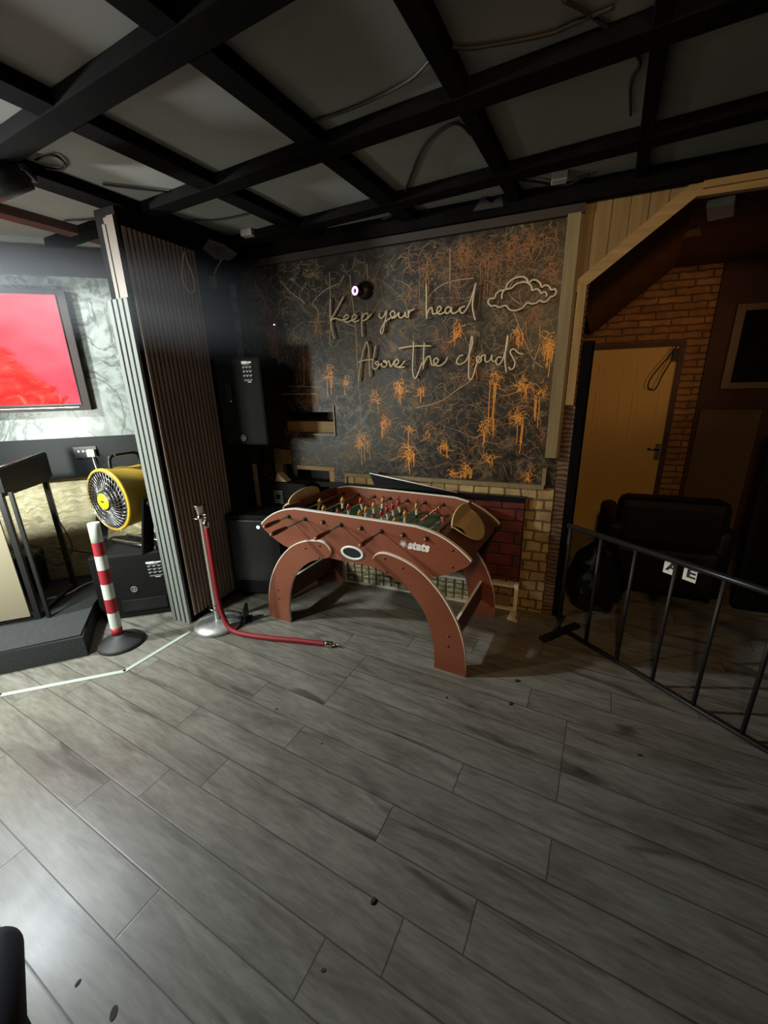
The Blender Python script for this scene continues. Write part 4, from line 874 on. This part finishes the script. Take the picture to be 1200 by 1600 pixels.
# ================================================================ DJ STAND
dj = empty('stage_stand', (-3.3, 1.4, .152), 'black metal stand with a tan front board and dark shelf on the carpeted stage', 'stand')
fr_ = [V(-3.105, 1.30, 0), V(-3.372, 1.688, 0)]; dirF = V(.728, .685, 0).normalized(); z0 = .153
lo = fr_[0]; ro_ = fr_[1]; lo2 = lo-dirF*1.05; ro2 = ro_-dirF*1.05; Y3 = lambda p, z: Vector((p.x, p.y, z))
def bar(name, p, q, w=.035, m='metal_bar'):
    p, q = Vector(p), Vector(q); d = (q-p).normalized(); a = d.orthogonal().normalized()
    if abs(d.z) > .9: a = dirF.copy()
    else: a = Z3.copy()
    a = (a-d*a.dot(d)).normalized(); c = d.cross(a); b = MB(); b.box((p+q)/2, ((q-p).length, w, w), Matrix((d, a, c)).transposed(), bevel=.003); return b.build(name, m, dj)
for p, h in ((lo, 1.02), (lo2, 1.02), (ro_, 1.02), (ro2, 1.02)): bar('leg', Y3(p, z0), Y3(p, h), .032)
bar('leg', Y3(lo+V(.055, .03, 0), z0), Y3(lo+V(.055, .03, 0), 1.03), .022)
bar('base_rail', Y3(lo, z0+.018), Y3(ro_, z0+.018), .025); bar('base_rail', Y3(lo, z0+.018), Y3(lo2, z0+.018), .025)
b = MB(); b.quadbox([Y3(lo+V(.02, 0, 0), 1.0), Y3(ro_+V(.03, .02, 0), 1.0), Y3(ro2, 1.0), Y3(lo2, 1.0)], V(0, 0, .03)); b.build('shelf', 'black_paint', dj)
b = MB(); b.quadbox([Y3(lo+V(.02, 0, 0), 1.03), Y3(ro_+V(.03, .02, 0), 1.03), Y3(ro_+V(.03, .02, 0), 1.20), Y3(lo+V(.02, 0, 0), 1.17)], V(.018, .01, 0)); b.build('side_guard', 'black_paint', dj)
b = MB(); b.tube([Y3(lo+V(.03, 0, 0), 1.175), Y3(ro_+V(.04, .02, 0), 1.205)], .006, 8); b.build('guard_rail', 'steel', dj)
nF = V(dirF.y, -dirF.x, 0)
b = MB(); b.quadbox([Y3(lo-dirF*.03, .19)+nF*.018, Y3(lo2+dirF*.03, .19)+nF*.018, Y3(lo2+dirF*.03, .965)+nF*.018, Y3(lo-dirF*.03, .965)+nF*.018], nF*.012); b.build('front_board', 'tan_panel', dj)
b = MB(); b.lathe([(0, 0), (.13, 0), (.14, .01), (.155, .27), (.15, .30), (.13, .31), (0, .315)], (-3.66, 1.52, .153), seg=28); tag(b.build('waste_bin', 'leather_black', loc=(-3.66, 1.52, .153)), 'dark rounded bin on the stage behind the metal stand', 'bin')
def cable(pts, r, m, label, cat='cable', name='cable', group=None):
    b = MB(); b.tube(smooth(pts, 6), r, 6); o = b.build(name, m, loc=tuple(pts[0])); return tag(o, label, cat, group)
cable([(-3.34, 1.66, .99), (-3.32, 1.67, .75), (-3.27, 1.69, .5), (-3.36, 1.62, .36), (-3.48, 1.56, .47), (-3.5, 1.5, .49)], .004, 'black_rubber', 'thin black cable looping from the metal stand down to the bin')
cable([(-3.5, 1.70, .45), (-3.36, 1.86, .36), (-3.2, 1.97, .29), (-2.98, 1.98, .24)], .005, 'black_rubber', 'black cable stretched from the bin to the floor speaker')
cable([(-3.33, 1.47, .160), (-3.27, 1.58, .160), (-3.30, 1.75, .162), (-3.18, 1.86, .163), (-3.02, 1.90, .165)], .0055, 'white_plastic', 'white cable lying on the carpeted stage')

# ================================================================ FLOOR TAPE, LITTER
b = MB(); TPp = [V(-4.2, -.38, 0), V(-2.72, .862, 0), V(-2.248, 1.256, 0), V(-2.235, 1.40, 0), V(-2.215, 1.66, 0)]
TPp = [V(-4.2, -.38, 0), V(-2.72, .862, 0), V(-2.248, 1.256, 0), V(-2.207, 1.70, 0)]
for i in range(3):
    p, q = TPp[i], TPp[i+1]; d = (q-p).normalized(); n_ = V(-d.y, d.x, 0)*.014
    b.quadbox([p-n_-d*.005, q-n_+d*.005, q+n_+d*.005, p+n_-d*.005], V(0, 0, .0035))
tag(b.build('floor_strip', 'tape_white', loc=(-2.3, 1.25, 0)), 'white edging strip on the laminate running from the stage to the chrome post', 'floor strip')
LT = [((-.066, 2.0), .030, 'dark curled scrap on the planks past the front leg of the football table'), ((-.081, 1.813), .024, 'small dark scrap on the planks nearest in front of the curled one'),
      ((-.401, 1.738), .018, 'dark flattened spot of gum below the football table leg'), ((.484, 1.706), .022, 'dark smear on the planks beside the metal barrier'), ((-1.207, 1.341), .016, 'little dark bit between rope end and the front planks'),
      ((-.874, 1.242), .013, 'tiny dark crumb on the middle planks'), ((-.403, .777), .022, 'dark scrap lying by the open plank joint'), ((-1.105, .291), .018, 'small dark spot near the padded armrest'), ((-.953, .29), .032, 'largest dark oval stain near the bottom edge'), ((-.47, .575), .016, 'dark oval spot on the foreground planks')]
for (x, y), r, lb in LT:
    n = 12; b = MB(); an = rp.uniform(0, PI); 
    pts = [(x+math.cos(an)*r*.5*math.cos(2*PI*i/n)*rp.uniform(.8, 1.1)-math.sin(an)*r*.28*math.sin(2*PI*i/n), y+math.sin(an)*r*.5*math.cos(2*PI*i/n)+math.cos(an)*r*.28*math.sin(2*PI*i/n)*rp.uniform(.8, 1.1), .0002) for i in range(n)]
    b.quadbox(pts, (0, 0, .0014 if 'scrap' not in lb else .006)); tag(b.build('floor_scrap', 'litter', loc=(x, y, 0)), lb, 'litter')
b = MB(); b.quadbox([(-.19, 2.62, .001), (-.14, 2.61, .001), (-.13, 2.66, .03), (-.17, 2.68, .04)], (0, .006, .004)); b.quadbox([(-.15, 2.6, .001), (-.12, 2.6, .001), (-.12, 2.63, .012)], (0, 0, .004))
tag(b.build('crumpled_paper', 'soil_paper', loc=(-.15, 2.63, 0)), 'crumpled cream paper on the floor beside the rear table leg', 'paper')
b = MB(); d = V(.27, .96, 0).normalized(); b.box(V(-1.79, 2.47, .024), (.055, .30, .034), Matrix((V(d.y, -d.x, 0), d, Z3)).transposed(), bevel=.006)
ps = b.build('extension_block', 'beige_plastic', loc=(-1.79, 2.47, 0)); tag(ps, 'beige extension block on the floor beneath the football table', 'extension lead')
MB().tube(smooth([(-1.745, 2.62, .02), (-1.73, 2.68, .03), (-1.70, 2.70, .05), (-1.67, 2.74, .06), (-1.62, 2.77, .03), (-1.6, 2.74, .01)], 6), .005, 6).build('lead', 'black_rubber', ps)
b = MB(); b.box((-1.93, 1.96, .06), (.012, .10, .12), (0, 0, .5)); b.box((-1.96, 1.95, .006), (.12, .10, .012), (0, 0, .5)); tag(b.build('floor_bracket', 'metal_bar', loc=(-1.94, 1.95, 0)), 'small dark metal bracket on the floor behind the chrome post', 'bracket')

# ================================================================ BY THE BACK WALL
rb_ = empty('red_board', (-.8, 2.76, .2), 'dark red brick-patterned board with a black frame leaning behind the football table', 'board')
b = MB(); b.ab((-1.47, 2.765, .235), (-.145, 2.785, .825)); b.build('panel', 'red_brick_board', rb_)
b = MB(); b.ab((-1.86, 2.750, .822), (-.138, 2.792, .862), bevel=.003); b.ab((-.145, 2.755, .235), (-.137, 2.79, .8215)); b.ab((-1.48, 2.755, .235), (-1.4705, 2.79, .8215)); b.build('frame', 'bin_bag', rb_)
ls = empty('leaning_screen', (-.95, 2.72, .86), 'black glossy panel with a white edge lying tilted on the red board', 'panel')
P5 = [(-1.262, 2.715, .965), (-.985, 2.715, .925), (-.595, 2.715, .868), (-1.22, 2.715, .866)]
b = MB(); b.quadbox(P5, (0, .02, 0)); b.build('screen_panel', 'bin_bag', ls)
b = MB(); b.tube([(-1.264, 2.716, .968), (-.985, 2.716, .928), (-.593, 2.716, .870)], .0042, 6); b.build('edge_strip', 'ink', ls)
gp = empty('grid_panel', (-.85, 2.77, 0), 'low cream framed panel of pale glassy wire grid on the floor against the wall', 'panel')
b = MB()
for a, c in (((-1.545, 2.745, .0), (-1.525, 2.795, .205)), ((-.165, 2.745, 0), (-.138, 2.795, .215)), ((-1.525, 2.745, .185), (-.165, 2.79, .205)), ((-1.525, 2.745, 0), (-.165, 2.79, .012)), ((-.345, 2.747, .012), (-.330, 2.79, .185))): b.ab(a, c, bevel=.002)
b.build('frame', 'white_edge', gp)
b = MB(); b.ab((-1.525, 2.772, .012), (-.345, 2.782, .186)); b.build('glass', 'wire_glass', gp)
b = MB()
for i in range(1, 18): b.ab((-1.525+i*.0655-.003, 2.764, .012), (-1.525+i*.0655+.003, 2.771, .186))
for j in (.055, .098, .142): b.ab((-1.525, 2.764, j-.0025), (-.345, 2.771, j+.0025))
b.build('wire_grid', 'olive_wood', gp)
b = MB(); b.ab((-.325, 2.765, .02), (-.19, 2.785, .10), bevel=.003); b.ab((-.20, 2.765, .11), (-.19, 2.785, .17)); b.ab((-.32, 2.765, .12), (-.21, 2.775, .13)); b.build('end_plate', 'olive_wood', gp)

# security camera with violet ring
cm = empty('security_camera', (-1.30, YW, 2.22), 'black dome camera glowing with a violet ring above the script sign', 'camera')
MB().lathe([(.055, 0), (.058, .012), (.050, .03), (.035, .05), (0, .055)], (-1.285, YW, 2.215), (0, -1, 0), 28).build('housing', 'black_plastic', cm)
MB().lathe([(.030, 0), (.032, .03), (.03, .05), (0, .052)], (-1.300, YW-.045, 2.205), (-.35, -1, -.05), 24).build('camera_head', 'black_plastic', cm)
torus(MB(), V(-1.300, YW-.045, 2.205)+V(-.35, -1, -.05).normalized()*.053, .021, .0065, (-.35, -1, -.05), 28).build('light_ring', 'ring_violet', cm)
# emissive speck standing in for the glint of a screw
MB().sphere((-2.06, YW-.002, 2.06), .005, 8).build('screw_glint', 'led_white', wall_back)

# ================================================================ CEILING FITTINGS
lf = empty('stage_spotlight', (-2.38, 1.36, 2.44), 'black moving stage lamp with a yellow lit lens, under the ceiling beams above the stage', 'stage light')
b = MB(); b.cyl((-2.40, 1.27, 2.46), (-2.27, 1.38, 2.53), .065, .06, 24); b.box((-2.31, 1.36, 2.535), (.14, .12, .03), (0, 0, .7), bevel=.006); b.build('housing', 'black_plastic', lf)
b = MB(); b.cyl((-2.455, 1.225, 2.43), (-2.40, 1.27, 2.46), .07, .066, 24); b.build('hood', 'black_plastic', lf)
b = MB(); b.cyl((-2.46, 1.221, 2.428), (-2.455, 1.225, 2.4305), .05, .05, 20); b.build('lens', 'lens_glow', lf)
def cbox(c, s, rot, name, label, m='grey_box'):
    b = MB(); b.box(c, s, rot, bevel=.004); tag(b.build(name, m, loc=c), label, 'junction box'); 
cbox((-2.00, 2.55, 2.58), (.085, .10, .04), (0, 0, .1), 'ceiling_box', 'pale junction box on the ceiling above the alcove speaker')
cbox((-.10, 2.62, 2.58), (.075, .06, .04), (0, 0, .1), 'ceiling_box', 'pale box on the ceiling above the cloud sign')
jb = empty('hanging_junction_box', (-2.36, 2.6, 2.35), 'beige junction box dangling on a short cord above the wall speaker', 'junction box')
b = MB(); b.box((-2.405, 2.58, 2.345), (.05, .035, .075), (.1, .2, .3), bevel=.004); b.build('box_body', 'beige_plastic', jb)
b = MB(); b.tube(smooth([(-2.39, 2.58, 2.38), (-2.36, 2.59, 2.43), (-2.31, 2.60, 2.49), (-2.30, 2.6, 2.56)], 5), .006, 7); b.tube([(-2.385, 2.575, 2.31), (-2.375, 2.573, 2.295)], .006, 7); b.build('cord', 'beige_plastic', jb)
b = MB(); L_ = [(-2.262, 2.21, 2.42), (-2.262, 2.19, 2.36), (-2.262, 2.17, 2.28), (-2.262, 2.19, 2.22), (-2.262, 2.225, 2.20), (-2.262, 2.26, 2.235), (-2.262, 2.26, 2.30), (-2.262, 2.235, 2.37), (-2.262, 2.215, 2.43)]
b.tube(smooth(L_, 5), .0045, 7); tag(b.build('cable_loop', 'beige_plastic', loc=(-2.262, 2.2, 2.2)), 'beige cable loop hanging on the slatted column', 'cable')
CB = [([(-2.3696, 2.0778, 2.588), (-2.0725, 2.2826, 2.588), (-1.7203, 2.2984, 2.588)], 0.005, 'thin dark cable drooping across the ceiling panel above the slatted column'), ([(-2.232, 1.4218, 2.586), (-2.1218, 1.4343, 2.586), (-2.1583, 1.4996, 2.586), (-2.2235, 1.5184, 2.586), (-2.269, 1.4772, 2.586)], 0.006, 'black cable looping off the beam near the stage lamp'), ([(-2.1989, 1.6955, 2.588), (-2.1188, 1.7728, 2.588), (-1.9841, 1.8946, 2.588)], 0.006, 'dark cable lying along the ceiling between two beams above the column'), ([(-2.8443, 1.8935, 2.588), (-2.6508, 1.958, 2.588), (-2.4582, 1.9498, 2.588)], 0.005, 'short dark cable sagging beside the brown beam'), ([(-1.0023, 1.7205, 2.59), (-0.7866, 1.7085, 2.59), (-0.5707, 1.6641, 2.59), (-0.4375, 1.5831, 2.59), (-0.345, 1.6176, 2.59), (-0.1424, 1.6582, 2.59), (-0.0554, 1.6489, 2.59), (0.0414, 1.6362, 2.59)], 0.006, 'long brown cable wandering over the ceiling panels'), ([(-1.4628, 2.8, 2.588), (-1.1577, 2.7438, 2.588), (-0.9964, 2.6601, 2.588), (-0.798, 2.3204, 2.588), (-0.6328, 2.0539, 2.588), (-0.4862, 1.9652, 2.588), (-0.4425, 2.0671, 2.588)], 0.006, 'dark cable arching over the panel above the script sign'), ([(-0.0901, 1.5545, 2.59), (-0.0141, 1.6445, 2.59), (0.1052, 1.8259, 2.59), (0.1449, 1.9173, 2.59), (0.1294, 2.0081, 2.59), (0.1569, 2.2158, 2.59)], 0.006, 'wriggling dark cable on the ceiling near the passage'), ([(-2.0375, 2.8321, 2.586), (-1.7733, 2.8905, 2.586), (-1.4792, 2.9227, 2.586)], 0.006, 'black cable crossing the small ceiling gap over the alcove'), ([(-0.497, 2.4306, 2.58), (-0.234, 2.596, 2.58), (-0.0824, 2.7246, 2.58), (0.0347, 2.6462, 2.58)], 0.006, 'black cable slung along the ceiling by the pale box'), ([(-1.3996, 2.9636, 2.586), (-1.213, 2.7682, 2.586), (-1.011, 2.754, 2.586)], 0.005, 'thin cable bent over the ceiling gap beside the wall beam')]
for pts, r, lb in CB: cable(pts, r, 'black_rubber', lb)
b = MB(); b.quadbox([(-.55, 2.70, 2.53), (-.50, 2.71, 2.595), (-.45, 2.72, 2.56), (-.40, 2.73, 2.598), (-.33, 2.74, 2.54)], (0, .004, .002)); tag(b.build('torn_sheet', 'black_rubber', loc=(-.45, 2.7, 2.5)), 'torn black sheeting hanging at the ceiling above the splattered wall', 'sheeting')
b = MB()
pts = [(-2.30, 2.42, 2.50), (-2.2, 2.38, 2.53), (-2.12, 2.43, 2.50), (-2.10, 2.52, 2.47), (-2.2, 2.55, 2.45), (-2.28, 2.5, 2.46)]
b.quadbox(pts, (0, 0, .004)); tag(b.build('plastic_sheet', 'plastic_sheet', loc=(-2.2, 2.45, 2.45)), 'crumpled translucent plastic sheet tucked over the alcove', 'sheeting')

# ================================================================ PASSAGE
dr = empty('door_1', (.63, 4.78, 0)); dr['kind'] = 'structure'
b = MB(); b.ab((.262, 4.745, .0), (.985, 4.785, 1.875)); db = b.build('door_leaf', 'door_paint', dr)
b = MB()
for x0, x1, z0_, z1_ in ((.345, .575, 1.60, 1.74), (.675, .905, 1.60, 1.74), (.345, .575, .98, 1.50), (.675, .905, .98, 1.50), (.345, .575, .25, .80), (.675, .905, .25, .80)):
    for a, c in (((x0, 4.738, z0_), (x1, 4.745, z0_+.018)), ((x0, 4.738, z1_-.018), (x1, 4.745, z1_)), ((x0, 4.738, z0_+.018), (x0+.018, 4.745, z1_-.018)), ((x1-.018, 4.738, z0_+.018), (x1, 4.745, z1_-.018))): b.ab(a, c)
    b.ab((x0+.04, 4.741, z0_+.04), (x1-.04, 4.745, z1_-.04), bevel=.002)
b.build('raised_panel', 'door_paint', db)
b = MB(); b.box((.955, 4.738, .90), (.045, .012, .16)); b.tube([(.955, 4.735, .93), (.955, 4.70, .93), (.86, 4.69, .935)], .009, 8); b.build('door_handle', 'steel', dr)
b = MB(); b.ab((.225, 4.72, 0), (.262, 4.80, 1.915)); b.ab((.985, 4.72, 0), (1.03, 4.80, 1.915)); b.ab((.262, 4.72, 1.875), (.985, 4.80, 1.915)); b.build('door_frame', 'beam_brown', dr)
b = MB(); b.tube(smooth([(.96, 4.71, 1.88), (.90, 4.70, 1.78), (.80, 4.70, 1.62), (.78, 4.70, 1.52), (.84, 4.70, 1.50), (.88, 4.70, 1.62), (.95, 4.70, 1.80)], 5), .006, 6); b.box((.955, 4.70, 1.80), (.05, .03, .11)); b.build('hanging_wire', 'black_rubber', dr)
pf = empty('picture_frame', (1.6, 4.75, 1.5), 'large picture in a pale frame on the dark wall past the door', 'picture')
b = MB()
for a, c in (((1.355, 4.735, 1.49), (1.42, 4.765, 2.19)), ((1.42, 4.735, 2.135), (2.39, 4.765, 2.19)), ((1.42, 4.735, 1.49), (2.39, 4.765, 1.545)), ((2.39, 4.735, 1.49), (2.45, 4.765, 2.19))): b.ab(a, c, bevel=.004)
b.build('frame', 'frame_grey', pf)
b = MB(); b.ab((1.42, 4.75, 1.545), (2.39, 4.765, 2.135)); b.build('glazing', 'glass_dark', pf)
b = MB(); b.ab((1.245, 4.745, .10), (1.70, 4.768, 1.305), bevel=.003); tag(b.build('wall_panel', 'plain_brown', loc=(1.47, 4.75, .1)), 'plain brown board fixed below the picture past the door', 'panel')
b = MB(); b.ab((1.30, 3.32, 0), (2.3, 3.40, 1.42), bevel=.01); tag(b.build('booth_screen', 'beam_black', loc=(1.8, 3.36, 0)), 'tall dark screen standing at the side of the passage beyond the barrier', 'screen')
el = empty('emergency_light', (.755, 3.26, 2.535), 'white rectangular light fitting on the passage ceiling', 'light fitting')
b = MB(); b.box((.755, 3.26, 2.515), (.125, .27, .04), (0, 0, -.28), bevel=.008); b.build('fitting_body', 'card_white', el)
b = MB(); b.box((.72, 3.72, 2.528), (.10, .16, .015), (0, 0, -.28), bevel=.004); tag(b.build('ceiling_plate', 'frame_grey', loc=(.72, 3.72, 2.53)), 'dull blank plate on the passage ceiling behind the white fitting', 'plate')

# barrier
b0 = V(.145, 2.601, 0); bd = V(.769, -.64, 0); bn = V(.64, .769, 0)
ba = empty('crowd_barrier', tuple(b0), 'waist-high black metal crowd barrier across the passage mouth', 'barrier')
def bpnt(s, z, d=0): return b0+bd*s+bn*d+V(0, 0, z)
MB().tube([bpnt(-.02, .742), bpnt(1.9, .742)], .016, 12).build('top_rail', 'rail_black', ba)
MB().tube([bpnt(.03, .03), bpnt(1.9, .03)], .013, 10).build('bottom_rail', 'metal_bar', ba)
for s in (.0, .205, .405, .605, .805, 1.005, 1.205, 1.405, 1.605, 1.805):
    MB().tube([bpnt(s, .03 if s else .0), bpnt(s, .735)], .0125 if s == .0 else .0095, 10).build('upright', 'metal_bar', ba)
for s in (.03, 1.7):
    b = MB(); b.box(bpnt(s, .012, -.02), (.05, .34, .024), Matrix((bd, bn, Z3)).transposed(), bevel=.004); b.tube([bpnt(s, .02, -.10), bpnt(s, .13, 0)], .01, 8); b.build('foot', 'metal_bar', ba)
def card(s, w, txt, lb):
    O = bpnt(s, .655, .020); e = empty('paper_card', tuple(O), lb, 'card')
    b = MB(); b.quadbox([O, O+bd*w, O+bd*w+V(0, 0, .085), O+V(0, 0, .085)], bn*.0012); c = b.build('card_sheet', 'card_white', e)
    text_mesh(txt, .068, 'letter', 'black_plastic', e, lambda x, y, z: O+bd*(x*1.25+.012)+V(0, 0, .020+y)-bn*(.0008+z), 0, .002)
card(.542, .056, 'A', 'white card lettered A hanging behind the barrier rail'); card(.632, .058, 'E', 'white card lettered E hanging behind the barrier rail')

# bin bag
b = MB(); bm = b.bm; bmesh.ops.create_icosphere(bm, subdivisions=4, radius=1)
for v in bm.verts:
    d = v.co.copy(); k = 1+.06*math.sin(d.x*7+d.y*5)+.05*math.sin(d.z*9+d.x*4)+.035*math.sin(d.y*17+d.z*11)
    z = d.z*.27*k+.265; sq = 1.0-.42*max(0, (z-.18)/.4); v.co = Vector((.36+d.x*.195*k*sq, 2.97+d.y*.17*k*sq, max(.002, z)))
for f in bm.faces: f.smooth = True
bb = b.build('bin_bag', 'bin_bag', loc=(.36, 2.97, 0)); tag(bb, 'full black bin bag slumped behind the metal barrier', 'bag')
# armchair
ac = empty('armchair', (.80, 3.55, 0), 'bulky black leather armchair behind the barrier in the passage', 'armchair')
b = MB(); b.ab((.50, 3.25, .06), (1.16, 3.95, .42), bevel=.04); b.build('seat', 'leather_black', ac)
b = MB(); b.ab((.50, 3.30, .40), (1.18, 3.52, .77), bevel=.06); b.build('backrest', 'leather_black', ac)
for x in (.44, 1.10):
    b = MB(); b.ab((x, 3.3, .06), (x+.13, 4.0, .58), bevel=.05); b.build('armrest', 'leather_black', ac)
for x in (.5, 1.15):
    for y in (3.36, 3.9): MB().cyl((x, y, 0), (x, y, .07), .02, .025, 12).build('foot', 'black_plastic', ac)

# padded armrest in the frame's lower corner
pc = empty('padded_chair', (-1.35, .2, 0), 'dark padded chair, only its rounded armrest showing at the bottom corner', 'chair')
R6 = Matrix.Rotation(math.radians(20), 3, 'Z')
d = V(.906, -.424, 0).normalized()
p0_ = V(-1.031, 0.181, .47)
b = MB(); ln = .42; r_a = .05
pr = [(0, -.0)]+[(r_a*math.sin(t*PI/12), r_a-r_a*math.cos(t*PI/12)) for t in range(1, 7)]+[(r_a, ln), (0, ln+.001)]
b.lathe(pr, p0_, d, 24); b.build('armrest', 'leather_navy', pc)
b = MB(); b.cyl(p0_+d*.08-V(0, 0, .05), V(p0_.x+d.x*.08, p0_.y+d.y*.08, 0), .016, .016, 12); b.build('leg', 'metal_bar', pc)
b = MB(); b.cyl(p0_+d*.36-V(0, 0, .05), V(p0_.x+d.x*.36, p0_.y+d.y*.36, 0), .016, .016, 12); b.build('leg', 'metal_bar', pc)

# ================================================================ HAZE in the lamp beam over the stage
hm = bpy.data.materials.new('haze'); hm.use_nodes = True; nt = hm.node_tree; nt.nodes.clear()
out_ = nt.nodes.new('ShaderNodeOutputMaterial'); vs_ = nt.nodes.new('ShaderNodeVolumeScatter'); nt.links.new(vs_.outputs[0], out_.inputs['Volume'])
vs_.inputs['Color'].default_value = (.80, .90, 1, 1); vs_.inputs['Anisotropy'].default_value = .2
gm = nt.nodes.new('ShaderNodeTexCoord'); sx_ = nt.nodes.new('ShaderNodeSeparateXYZ'); nt.links.new(gm.outputs['Generated'], sx_.inputs[0])
no_ = nt.nodes.new('ShaderNodeTexNoise'); no_.inputs['Scale'].default_value = 3.0; nt.links.new(gm.outputs['Generated'], no_.inputs['Vector'])
def mth(op, a, b_):
    x = nt.nodes.new('ShaderNodeMath'); x.operation = op; x.use_clamp = False
    for q, i in ((a, 0), (b_, 1)):
        if isinstance(q, (int, float)): x.inputs[i].default_value = q
        else: nt.links.new(q, x.inputs[i])
    return x.outputs[0]
def bell(o_):   # 0 at both faces, 1 in the middle
    t_ = mth('MULTIPLY', mth('MULTIPLY', o_, mth('SUBTRACT', 1, o_)), 4); return mth('MULTIPLY', t_, t_)
dn = mth('MULTIPLY', mth('MULTIPLY', bell(sx_.outputs[0]), bell(sx_.outputs[1])), bell(sx_.outputs[2]))
dn = mth('MULTIPLY', mth('MULTIPLY', dn, no_.outputs['Fac']), .55); nt.links.new(dn, vs_.inputs['Density'])
MT['haze'] = hm
b = MB(); b.box((0, 0, 0), (3.2, 1.1, .52)); hz = b.build('haze', 'haze'); hz.location = (-2.55, 1.55, 2.12); hz.rotation_euler = (0, math.radians(9), math.radians(22))
tag(hz, 'thin bluish smoke haze drifting over the stage wall and slatted column', 'haze', kind='stuff')

for o in bpy.data.objects:
    if '_w' in o: del o['_w']
